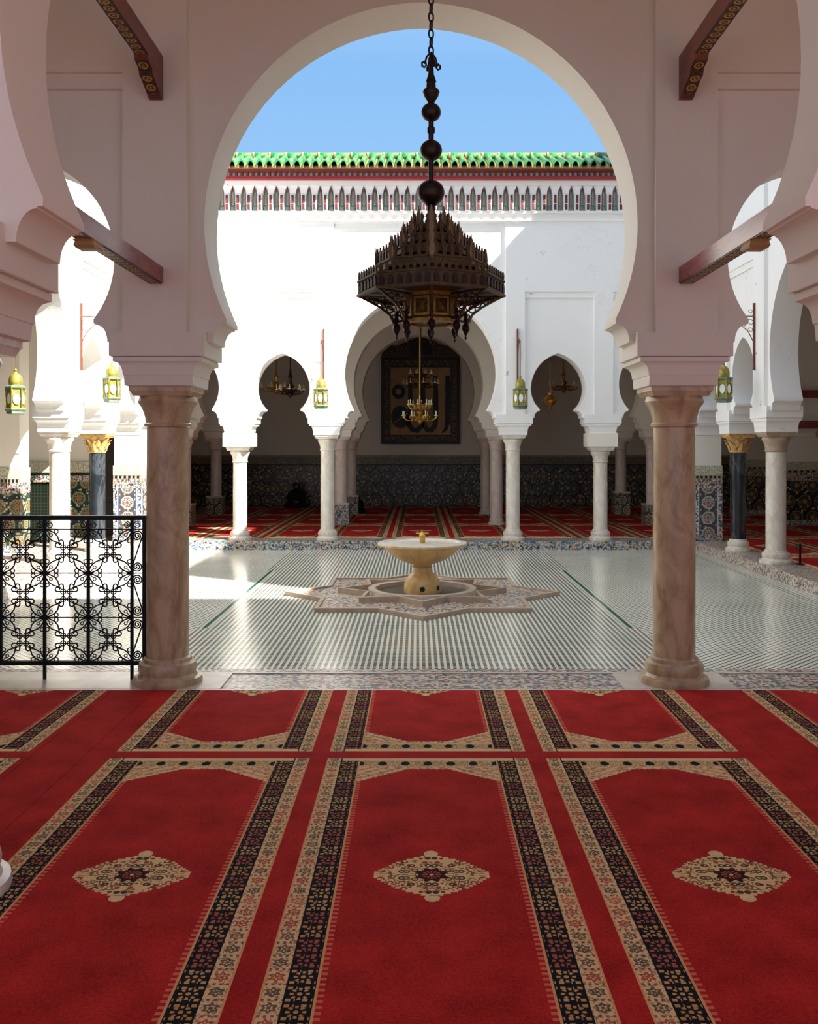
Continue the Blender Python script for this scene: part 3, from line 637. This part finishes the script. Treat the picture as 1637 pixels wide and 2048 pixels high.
# ------------------------------------------------------------------ wrought-iron railing
rl = thing('iron_railing', 'black wrought iron railing with scrollwork beside the beige column', 'railing', (0, 5.93, 0))
xs = [-1.833 - .28*i for i in range(6)]; X1, X0 = -1.735, xs[-1]
MB().box(X0-.02, X1, -.02, .02, 1.03, 1.058).build('top_rail', 'wrought_iron', rl, False)
MB().box(X0-.02, X1, -.016, .016, .10, .128).build('bottom_rail', 'wrought_iron', rl, False)
MB().box(X1-.028, X1, -.015, .015, .1, 1.04).build('end_post', 'wrought_iron', rl, False)
for i, x in enumerate(xs):
    z0 = .008 if i % 2 == 0 else .1; MB().box(x-.009, x+.009, -.009, .009, z0, 1.04).build('post', 'wrought_iron', rl, False)
hz = [.97, .688, .404]
for z in hz: MB().tube([(X0, 0, z), (X1-.01, 0, z)], .004).build('cross_bar', 'wrought_iron', rl)
def circ(cx, cz, r, a0=0, a1=2*pi, n=12): return [(cx + r*cos(a0 + (a1-a0)*i/n), 0, cz + r*sin(a0 + (a1-a0)*i/n)) for i in range(n+1)]
def spiral(cx, cz, r0, r1, a0, turns, n=30): return [(cx + (r0+(r1-r0)*i/n)*cos(a0 + 2*pi*turns*i/n), 0, cz + (r0+(r1-r0)*i/n)*sin(a0 + 2*pi*turns*i/n)) for i in range(n+1)]
mo = MB(); tr = .0048
def hook(x, z, r, a0, sweep, n=10): return [(x + r*cos(a0 + sweep*i/n), 0, z + r*sin(a0 + sweep*i/n)) for i in range(n+1)]
for sx in (-1, 1):
    v = hook(sx*.034, .058, .014, pi if sx > 0 else 0, -sx*1.55*pi); mo.tube(list(reversed(hook(sx*.034, -.058, .014, pi if sx > 0 else 0, sx*1.55*pi))) + [(sx*.02, 0, -.03), (sx*.02, 0, .03)] + v, tr, 5)
    h = [(-.06, 0), (.06, 0)]
    mo.tube(list(reversed(hook(-.058, sx*.038, .014, -sx*pi/2, -sx*1.55*pi))) + [(-.03, 0, sx*.024), (.03, 0, sx*.024)] + hook(.058, sx*.038, .014, -sx*pi/2, sx*1.55*pi), tr, 5)
    for sz in (-1, 1):
        mo.tube(circ(sx*.021, sz*.024, .017), tr*.8, 5)
        c0 = (sx*.046, 0, sz*.052); c1 = (sx*.137, 0, sz*.139)
        mo.tube([c0, (sx*.056, 0, sz*.092), (sx*.078, 0, sz*.118), (sx*.108, 0, sz*.133), c1], tr, 5)
        mo.tube([c0, (sx*.090, 0, sz*.066), (sx*.116, 0, sz*.086), (sx*.132, 0, sz*.112), c1], tr, 5)
        mo.tube([c0, (sx*.034, 0, sz*.046)], tr, 5)
        mo.tube(circ(sx*.066, sz*.126, .013), tr*.8, 5); mo.tube(circ(sx*.124, sz*.066, .013), tr*.8, 5)
        mo.tube(circ(sx*.100, sz*.104, .010), tr*.7, 5); mo.tube([(sx*.104, 0, sz*.110), c1], tr*.7, 5)
mom = mo.mesh('scroll_motif', 'wrought_iron'); 
cz = [.829, .546, .262]
for i in range(5):
    for z in cz: link('scroll_motif', mom, rl, (xs[i] - .14, 0, z))
for i in range(6):
    for s in (-1, 1):
        MB().tube(spiral(xs[i] + s*.034, .998, .024, .006, pi/2, 1.5*s, 18), .0035, 5).build('small_scroll', 'wrought_iron', rl)
xc_ = (xs[0] + X1 - .028)/2
for k, z in enumerate(cz):
    sg = 1 if k != 1 else -1
    up = spiral(xc_, z + .098, .005, .033, pi*.5, -2.25*sg, 40); lo = spiral(xc_, z - .098, .005, .033, -pi*.5, -2.25*sg, 40)
    MB().tube(up + list(reversed(lo)), .0048, 5).build('end_scroll', 'wrought_iron', rl)

# ------------------------------------------------------------------ the large chandelier
ch = thing('bronze_chandelier', 'large tiered octagonal bronze chandelier hanging on a chain in the main arch', 'chandelier', (.065, 4.5, 2.0))
def zc(z): return z - 2.0
def octring(R, z0, z1, th=.008): 
    po = [(R*sin(2*pi*i/8), R*cos(2*pi*i/8)) for i in range(8)]; pi2 = [((R-th)*sin(2*pi*i/8), (R-th)*cos(2*pi*i/8)) for i in range(8)]
    return ring(MB(), po, pi2, zc(z0), zc(z1))
tiers = [(.355, 2.235, 2.30, .042, 8), (.268, 2.345, 2.378, .075, 5), (.196, 2.418, 2.445, .07, 4), (.135, 2.485, 2.51, .065, 3), (.085, 2.545, 2.565, .06, 2)]
def finial_mesh(h, w_):
    m_ = MB().prism([(-w_*.5, 0), (-w_*.5, h*.45), (-w_*.8, h*.6), (-w_*.5, h*.78), (-w_*.2, h*.86), (0, h*1.05), (w_*.2, h*.86), (w_*.5, h*.78), (w_*.8, h*.6), (w_*.5, h*.45), (w_*.5, 0)], -.004, .004, FY)
    return m_.mesh('finial', 'bronze', False)
lf = {}
for ti in range(1, 5): lf[ti] = MB().lathe([(.005, 0), (.012, .012), (.017, .035), (.014, .06), (.007, .08), (.002, .10)], 8, sy=.5).mesh('leaf_finial', 'bronze_pale')
for ti, (R, z0, z1, fh, nf) in enumerate(tiers):
    t = octring(R, z0, z1).build('tier_band', 'bronze', ch, False)
    octring(R+.008, z0-.008, z0+.004, .03).build('tier_moulding', 'bronze', t, False); octring(R+.006, z1-.004, z1+.005, .02).build('tier_moulding', 'bronze', t, False)
    fm = finial_mesh(fh, R*.765/nf*.46)
    for e in range(8):
        a0, a1 = 2*pi*e/8, 2*pi*(e+1)/8; p0 = Vector((R*sin(a0), R*cos(a0), 0)); p1 = Vector((R*sin(a1), R*cos(a1), 0)); d = (p1-p0)
        for k in range(nf):
            p = p0 + d*((k+.5)/nf); link('finial', fm, t, (p.x, p.y, zc(z1)), atan2(d.y, d.x))
        if ti: link('leaf_finial', lf[ti], t, (p0.x, p0.y, zc(z1) - .01), -a0)
    # pierced slots are shown as raised arches on the lowest band
    Rn = tiers[ti+1][0] if ti+1 < len(tiers) else .03; zn = tiers[ti+1][1] if ti+1 < len(tiers) else 2.60
    MB().lathe([(R-.006, zc(z0+.004)), (Rn-.012, zc(z0+.025)), (Rn-.012, zc(zn+.004))], 8, phase=pi/2).build('tier_roof', 'bronze_dark', ch, False)
slot = MB().prism([(-.013, 0), (-.013, .028), (-.007, .04), (0, .046), (.007, .04), (.013, .028), (.013, 0)], -.003, .003, FY).mesh('pierced_arch', 'bronze_dark', False)
R = .355; 
for e in range(8):
    a0, a1 = 2*pi*e/8, 2*pi*(e+1)/8; p0 = Vector(((R+.003)*sin(a0), (R+.003)*cos(a0), 0)); p1 = Vector(((R+.003)*sin(a1), (R+.003)*cos(a1), 0)); d = p1-p0
    for k in range(6): p = p0 + d*((k+.5)/6); link('pierced_arch', slot, ch, (p.x, p.y, zc(2.243)), atan2(d.y, d.x))
# lower drum with gilt panels
dm = MB().lathe([(.125, zc(2.105)), (.125, zc(2.24))], 8, phase=pi/2).build('drum', 'bronze_dark', ch, False)
octring(.14, 2.095, 2.112, .03).build('drum_moulding', 'bronze_gilt', dm, False); octring(.134, 2.222, 2.24, .02).build('drum_moulding', 'bronze_gilt', dm, False)
pf = ring(MB(), [(-.040, -.045), (.040, -.045), (.040, .045), (-.040, .045)], [(-.030, -.035), (.030, -.035), (.030, .035), (-.030, .035)], -.004, .004)
for i in range(5):
    a = -.024 + .012*i; pf.tube([(a, -.034, 0), (a*.4, 0, 0), (a, .034, 0)], .0022, 4); pf.tube([(-.03, a*1.2, 0), (0, a*.6, 0), (.03, a*1.2, 0)], .0022, 4)
pf.v = [(x, z, y) for x, y, z in pf.v]; pfm = pf.mesh('gilt_panel', 'bronze_gilt', False)
fin = MB(); 
fp = [(.128, 2.235), (.345, 2.228), (.30, 2.205), (.245, 2.175), (.20, 2.14), (.182, 2.10), (.165, 2.10), (.165, 2.115), (.135, 2.118)]
fin.tube([(r_, 0, zc(z_)) for r_, z_ in fp[1:7]], .006, 5); fin.tube([(.13, 0, zc(2.228)), (.35, 0, zc(2.228))], .006, 5); fin.tube([(.165, 0, zc(2.105)), (.13, 0, zc(2.115))], .006, 5); fin.tube([(.185, 0, zc(2.105)), (.15, 0, zc(2.17)), (.19, 0, zc(2.225))], .004, 5)
for (cx, cz_, r_) in ((.225, 2.195, .02), (.265, 2.205, .014), (.20, 2.165, .016), (.235, 2.218, .01), (.295, 2.217, .009), (.18, 2.2, .014), (.178, 2.13, .011)): fin.tube([(cx + r_*cos(q), 0, zc(cz_) + r_*sin(q)) for q in [2*pi*i/9 for i in range(9)]], .0035, 4, True)
fin = fin.mesh('scroll_fin', 'bronze')
drop = MB().lathe([(.004, -.105), (.006, -.095), (.003, -.088), (.010, -.075), (.020, -.055), (.016, -.035), (.006, -.025), (.014, -.015), (.008, 0), (.012, .01), (.004, .03)], 10).mesh('drop_finial', 'bronze_dark')
for e in range(8):
    a = 2*pi*e/8
    f_ = link('scroll_fin', fin, ch, None, pi/2 - a); link('drop_finial', drop, f_, (.168, 0, zc(2.125)))
    b = a + pi/8; link('gilt_panel', pfm, ch, (.119*sin(b), .119*cos(b), zc(2.17)), -b)
stem = [(.03, 2.575), (.03, 2.60), (.018, 2.61), (.02, 2.67), (.03, 2.675)]
MB().lathe([(r_, zc(z_)) for r_, z_ in stem], 16).build('stem', 'bronze_dark', ch)
for z_, r_ in ((2.735, .066), (2.94, .054), (3.125, .048)): MB().ball((0, 0, zc(z_)), r_, 24, .93).build('ball', 'bronze_dark', ch)
MB().lathe([(.013, zc(2.79)), (.013, zc(3.16))], 12).build('rod', 'bronze_dark', ch); MB().lathe([(.018, zc(3.025)), (.019, zc(3.03)), (.019, zc(3.05)), (.014, zc(3.055))], 12).build('rod_collar', 'bronze_dark', ch)
MB().lathe([(r_, zc(z_)) for r_, z_ in ((.012, 3.165), (.02, 3.18), (.034, 3.20), (.042, 3.225), (.036, 3.235), (.024, 3.24), (.022, 3.27), (.026, 3.275), (.014, 3.31), (.012, 3.34), (.004, 3.42))], 14).build('cup', 'bronze_dark', ch)
for i in range(4):
    a = pi/2*i + .4; q = [(cos(a)*x_, sin(a)*x_, zc(z_)) for x_, z_ in ((.008, 3.41), (.022, 3.395), (.030, 3.37), (.026, 3.35), (.036, 3.338), (.048, 3.345), (.048, 3.36), (.038, 3.366), (.034, 3.356))]
    MB().tube(q, .005, 6).build('hook_scroll', 'bronze_dark', ch)
lk = MB().tube([(.012*cos(q), 0, .024*sin(q)) for q in [2*pi*i/14 for i in range(14)]], .0045, 6, True).mesh('chain_link', 'bronze_dark')
nl = int((ZC - 3.40)/.041)+1
for i in range(nl): link('chain_link', lk, ch, (0, 0, zc(3.425 + .041*i)), (pi/2 if i % 2 else 0) + .4)

# ------------------------------------------------------------------ lanterns on wall brackets
def lantern(where, wall, d, dzl=0.0, kind='green and yellow', hang=None):   # wall point (x,y), d = unit vector out of the wall
    x, y = wall; ang = atan2(d[1], d[0]); label = kind + ' metal lantern ' + where
    if not hang:
        b = thing('lantern_bracket', 'rusty iron bracket of the lantern ' + where, 'bracket', (x, y, 2.49 + dzl), ang)
        MB().box(.001, .028, -.012, .012, 0, .87).build('wall_bar', 'rusty_iron', b, False)
        arm = MB().tube([(.02, 0, .70), (.15, 0, .70), (.30, 0, .66), (.42, 0, .63)], .007).build('arm', 'rusty_iron', b)
        MB().tube([(.02, 0, .36), (.09, 0, .50), (.20, 0, .60), (.40, 0, .63)], .006).build('brace', 'rusty_iron', b)
        for (cx, cz_, r_) in ((.06, .62, .045), (.06, .52, .035), (.14, .64, .04), (.22, .645, .028), (.14, .585, .02), (.06, .76, .03), (.28, .645, .018)): MB().tube([(cx + r_*(1-.6*i/14)*cos(.45*i), 0, cz_ + r_*(1-.6*i/14)*sin(.45*i)) for i in range(15)], .0035, 4).build('scroll', 'rusty_iron', b)
    tip = (x, y) if hang else (x + d[0]*.41, y + d[1]*.41)
    t = thing('wall_lantern', label, 'lantern', (tip[0], tip[1], 2.07 + dzl), ang, 'courtyard wall lanterns')
    R = .105
    MB().tube([(0, 0, .50), (0, 0, hang or 1.05)], .005).build('hanging_rod', 'rusty_iron', t)
    MB().lathe([(.085, 0), (.10, .005), (.10, .03), (.112, .04), (.118, .055), (.108, .07)], 6, phase=pi/6).build('skirt', 'lantern_patina', t, False)
    MB().lathe([(R-.012, .065), (R-.012, .30)], 6, phase=pi/6).build('body', 'lantern_metal', t, False)
    MB().lathe([(.108, .29), (.118, .30), (.118, .315), (.095, .325), (.07, .335)], 6, phase=pi/6).build('shoulder', 'lantern_patina', t, False)
    MB().lathe([(.07, .33), (.075, .35), (.076, .39), (.066, .43), (.045, .46), (.02, .475), (.012, .49), (.018, .505), (.006, .525)], 12).build('dome', 'lantern_metal', t)
    ap = (R-.012)*cos(pi/6)
    for i in range(6):
        a = pi/3*i; ca, sa = cos(a), sin(a)
        bar = MB().tube([((R)*cos(a+pi/6), R*sin(a+pi/6), .06), (R*cos(a+pi/6), R*sin(a+pi/6), .30)], .009, 6).build('corner_bar', 'lantern_metal', t)
        k = MB().prism([(.034*cos(q), .175 + .062*sin(q)) for q in [2*pi*j/16 for j in range(16)]], ap - .002, ap + .007, lambda u, w_, z: (w_*ca - u*sa, w_*sa + u*ca, z)).build('pane', 'milk_glass', t, False)
        po = [(.042*cos(q), .175 + .072*sin(q)) for q in [2*pi*j/16 for j in range(16)]]; pi3 = [(.034*cos(q), .175 + .062*sin(q)) for q in [2*pi*j/16 for j in range(16)]]
        rg = ring(MB(), po, pi3, ap - .002, ap + .011); rg.v = [(z*ca - u*sa, z*sa + u*ca, w_) for u, w_, z in rg.v]; rg.build('pane_rim', 'lantern_patina', k, False)
lantern('on the sunlit far wall', (-1.49, 14.648), (0, -1))
lantern('on the shaded far wall', (1.58, 14.648), (0, -1))
lantern('near the white column behind the railing', (-4.381, 12.0), (1, 0))
lantern('near the black column in shade', (4.381, 12.0), (-1, 0))
lantern('hanging in the wide arch behind the railing', (-4.61, 10.6), (1, 0), -.2, 'dark', 1.82)

# ------------------------------------------------------------------ gallery chandeliers
def arm_chandelier(label, x, y, zb, mat='brass', R=.30, arms=8, tiers_=2, ztop=5.3, sc=1.0):
    t = thing('gallery_chandelier', label, 'chandelier', (x, y, zb), random.random(), 'chandeliers in the far gallery')
    MB().tube([(0, 0, .5*sc), (0, 0, ztop - zb)], .012, 6).build('rod', mat, t)
    MB().lathe([(.006, 0), (.02, .02), (.05, .05), (.06, .08), (.03, .11), (.025, .16), (.06, .2), (.07, .23), (.03, .27), (.025, .34), (.045, .38), (.02, .43), (.015, .51*sc + .01)], 14).build('body', mat, t)
    for k in range(tiers_):
        rr = R*(1 - .35*k); z0 = .10 + .2*k
        ringm = MB().tube([(rr*.55*cos(q), rr*.55*sin(q), z0 + .04) for q in [2*pi*i/20 for i in range(20)]], .012, 5, True).build('ring', mat, t)
        am = MB().tube([(.02, 0, z0 + .03), (rr*.4, 0, z0 - .03), (rr*.8, 0, z0 - .02), (rr, 0, z0 + .03), (rr, 0, z0 + .06)], .009, 5)
        am.tube([(rr*.5, 0, z0-.03), (rr*.45, 0, z0+.05), (rr*.6, 0, z0+.06), (rr*.62, 0, z0+.02)], .006, 5); amm = am.mesh('arm', mat)
        cm = MB().lathe([(.008, -.01), (.03, 0), (.032, .012), (.01, .014), (.01, .075), (.004, .09)], 8).mesh('candle_cup', 'candle')
        for i in range(arms): a_ = link('arm', amm, t, None, 2*pi*i/arms + k*.3); link('candle_cup', cm, a_, (rr, 0, z0 + .06))
    return t
P = lambda px, Y: (px - 836)*Y/1850
Zp = lambda py, Y: 1.5 + (893 - py)*Y/1850
arm_chandelier('bright brass two-tier chandelier in front of the framed calligraphy', P(840, 16.3), 16.3, Zp(850, 16.3), 'brass', .31)
arm_chandelier('darker brass chandelier behind, high over the framed calligraphy', P(842, 19.0), 19.0, Zp(782, 19.0), 'bronze', .36)
arm_chandelier('pale brass chandelier seen in the narrow arch on the sunlit side', P(553, 19.0), 19.0, Zp(790, 19.0), 'brass', .34, 8, 1)
arm_chandelier('dark iron chandelier hanging beside the pale brass one', P(581, 16.5), 16.5, Zp(797, 16.5), 'bronze_dark', .24, 8, 1)
arm_chandelier('copper toned chandelier seen in the narrow arch on the shaded side', P(1128, 19.0), 19.0, Zp(787, 19.0), 'bronze_gilt', .30, 8, 1)
lt = thing('hanging_lamp', 'small brass pierced lamp hanging in the narrow arch on the shaded side', 'lamp', (P(1101, 16.5), 16.5, Zp(820, 16.5)))
MB().lathe([(.006, 0), (.03, .03), (.02, .05), (.09, .11), (.12, .17), (.09, .23), (.04, .27), (.05, .3), (.015, .33)], 12).build('body', 'brass', lt)
MB().tube([(0, 0, .32), (0, 0, 5.3 - Zp(820, 16.5))], .008).build('rod', 'brass', lt)
for i in range(6): a = pi/3*i; MB().lathe([(.004, -.03), (.018, 0), (.006, .03)], 8, (.14*cos(a), .14*sin(a), .17)).build('knob', 'bronze_gilt', lt)

# ------------------------------------------------------------------ framed calligraphy
fr = thing('framed_calligraphy', 'large framed black Arabic calligraphy on tan panel, dark gilt frame', 'picture', (.07, 23.115, 1.56))
W, H = 1.96, 2.26
def frame(o, i, y0, y1, name, mat, par):
    r_ = ring(MB(), [(-o[0], o[1]), (o[0], o[1]), (o[0], o[2]), (-o[0], o[2])], [(-i[0], i[1]), (i[0], i[1]), (i[0], i[2]), (-i[0], i[2])], y0, y1); r_.v = [(x, z, y) for x, y, z in r_.v]; return r_.build(name, mat, par, False)
frame((.98, 0, 2.16), (.90, .08, 2.08), -.10, -.001, 'outer_frame', 'dark_wood', fr)
frame((.90, .08, 2.08), (.78, .20, 1.94), -.075, -.001, 'gilt_border', 'frame_gold', fr)
frame((.78, .20, 1.94), (.75, .23, 1.91), -.085, -.001, 'inner_frame', 'dark_wood', fr)
MB().box(-.76, .76, -.04, -.001, .22, 1.92).build('panel', 'panel_gold', fr, False)
cre = MB().prism([(-.98, 2.16), (.98, 2.16), (.95, 2.28), (.72, 2.46), (.62, 2.44), (.45, 2.5), (.36, 2.56), (.2, 2.60), (0, 2.72), (-.2, 2.60), (-.36, 2.56), (-.45, 2.5), (-.62, 2.44), (-.72, 2.46), (-.95, 2.28)], -.09, -.001, FY).build('crest', 'frame_gold', fr, False)
MB().prism([(-.3, 2.2), (.3, 2.2), (.26, 2.42), (0, 2.6), (-.26, 2.42)], -.13, -.088, FY).build('crest_boss', 'dark_wood', cre, False)
def stroke(pts, wd, y=-.055):
    m_ = MB(); pts = [Vector((p[0], p[1])) for p in pts]; L, Rr = [], []
    for i, p in enumerate(pts):
        t = (pts[min(i+1, len(pts)-1)] - pts[max(i-1, 0)]).normalized(); n_ = Vector((-t.y, t.x)); w_ = wd[i] if isinstance(wd, list) else wd
        L.append(p + n_*w_/2); Rr.append(p - n_*w_/2)
    for i in range(len(pts)-1): m_.prism([tuple(L[i]), tuple(L[i+1]), tuple(Rr[i+1]), tuple(Rr[i])], y, -.039, FY)
    return m_
G = lambda cx, cy: ((cx - 575)/3.79/80.4, (1925 - cy)/3.79/80.4)       # from the enlarged view to panel metres
alif = stroke([G(*p) for p in ((780, 1405), (782, 1500), (782, 1650), (780, 1760), (765, 1815), (735, 1840))], [.10, .125, .125, .12, .09, .02]).build('letter', 'black_paint', fr, False)
lam1 = stroke([G(*p) for p in ((688, 1405), (690, 1550), (690, 1720), (682, 1790), (655, 1820), (625, 1815), (605, 1785), (600, 1740))], [.10, .13, .13, .13, .14, .13, .12, .11]).build('letter', 'black_paint', fr, False)
lam2 = stroke([G(*p) for p in ((590, 1410), (592, 1550), (590, 1720), (580, 1790), (548, 1822), (515, 1815), (485, 1780), (478, 1720))], [.10, .13, .13, .13, .14, .13, .12, .11]).build('letter', 'black_paint', fr, False)
lam3 = stroke([G(*p) for p in ((495, 1405), (497, 1560), (495, 1700), (480, 1780))], [.09, .11, .11, .09]).build('letter', 'black_paint', fr, False)
he = MB().prism([(G(420, 1718)[0] + .225*cos(q), G(420, 1718)[1] + .285*sin(q)) for q in [2*pi*i/24 for i in range(24)]], -.055, -.039, FY).build('letter', 'black_paint', fr, False)
stroke([G(370, 1765), G(480, 1690)], .02, -.06).build('letter_line', 'panel_gold', he, False)
rg = ring(MB(), [(G(408, 1527)[0] + .17*cos(q), G(408, 1527)[1] + .185*sin(q)) for q in [2*pi*i/20 for i in range(20)]], [(G(408, 1527)[0] + .07*cos(q), G(408, 1527)[1] + .075*sin(q)) for q in [2*pi*i/20 for i in range(20)]], .039, .055)
rg.v = [(x, -z, y) for x, y, z in rg.v]; rg.build('letter', 'black_paint', fr, False)

# ------------------------------------------------------------------ screen in the left gallery, post with chain on the shaded side
sg = thing('metal_screen', 'green framed metal screen standing before the tiled cross wall', 'screen', (-5.95, 14.3, 0))
MB().box(-.34, .34, -.008, .008, .05, .92).build('mesh_panel', 'screen_green', sg, False)
for x in (-.36, .36): MB().box(x-.02, x+.02, -.02, .02, 0, .95).build('post', 'wrought_iron', sg, False)
for z in (.04, .93): MB().box(-.36, .36, -.015, .015, z-.015, z+.015).build('rail', 'wrought_iron', sg, False)
bp_ = thing('barrier_post', 'small dark iron post beside the white column in shade', 'post', (4.86, 11.75, 0))
MB().lathe([(.05, 0), (.05, .012), (.014, .02), (.012, .22), (.02, .23), (.02, .25), (.006, .27)], 10).build('stem', 'wrought_iron', bp_)
MB().tube([(-.035, 0, .2), (-.05, 0, .235), (-.03, 0, .255)], .006).build('hook', 'wrought_iron', bp_)

# ------------------------------------------------------------------ seated people in the far gallery
def person(label, x, y, rz, s=1.0):
    t = thing('person', label, 'person', (x, y, .0142), rz); t.scale = (s, s, s)
    prof = []
    N = 28; vs = []; fs = []
    lv = [(.30, .0, .24, 0), (.315, .04, .25, .0), (.29, .10, .23, .01), (.235, .16, .19, .03), (.19, .24, .145, .05), (.18, .32, .125, .055), (.185, .39, .12, .05), (.16, .44, .105, .045), (.085, .475, .075, .035), (.07, .495, .07, .025), (.082, .53, .085, .015), (.09, .57, .098, .01), (.085, .61, .095, .015), (.06, .645, .07, .02), (.02, .66, .025, .02)]
    for rx, z, ry, oy in lv:
        for i in range(N):
            a = 2*pi*i/N; kx = rx*cos(a); ky = ry*sin(a)
            if z < .15: f = 1 + .10*cos(2*a)*(1 if sin(a) < 0 else .3); kx *= f
            vs.append((kx, ky + oy, z))
    for j in range(len(lv)-1):
        for i in range(N): fs.append((j*N+i, j*N+(i+1) % N, (j+1)*N+(i+1) % N, (j+1)*N+i))
    fs.append(tuple(range(N-1, -1, -1))); fs.append(tuple((len(lv)-1)*N+i for i in range(N)))
    b = MB().add(vs, fs)
    for sx in (-1, 1): b.tube([(sx*.15, .04, .40), (sx*.215, -.01, .27), (sx*.17, -.12, .19), (sx*.05, -.19, .17)], .058, 10, r1=.036)
    body = b.build('robe', 'black_cloth', t)
    fc = MB().ball((0, -.062, .565), .048, 14, 1.25); fc.v = [(x_, -.075 + (y_ + .062)*.55, z_) for x_, y_, z_ in fc.v]
    f_ = fc.build('face', 'skin', t)
    MB().prism([(-.008, .545), (.008, .545), (0, .585)], -.112, -.095, FY).build('nose', 'skin', f_)
    for sx in (-1, 1): MB().ball((sx*.018, -.099, .578), .005, 8).build('eye', 'black_paint', f_)
    MB().box(-.014, .014, -.103, -.094, .523, .528).build('mouth', 'maroon', f_)
    for sx in (-1, 1):
        h = MB(); h.ball((sx*.035, -.205, .165), .03, 10, .6)
        for k in range(4): h.tube([(sx*(.035 - .014*k + .01), -.22, .165), (sx*(.01 - .014*k + .015), -.245, .157), (sx*(-.005 - .01*k + .015), -.24 - .003*k, .145)], .0085, 6)
        h.tube([(sx*.03, -.2, .185), (sx*.01, -.225, .19), (sx*-.005, -.235, .182)], .009, 6); h.build('hand', 'skin', t)
    return t
person('person in black robes sitting on the carpet against the dark zellige', P(593, 22.5), 22.5, .15, .92)
person('person in dark clothing sitting beside the tiled plinth of a column', P(716, 20.7), 20.75, -.6, .62)
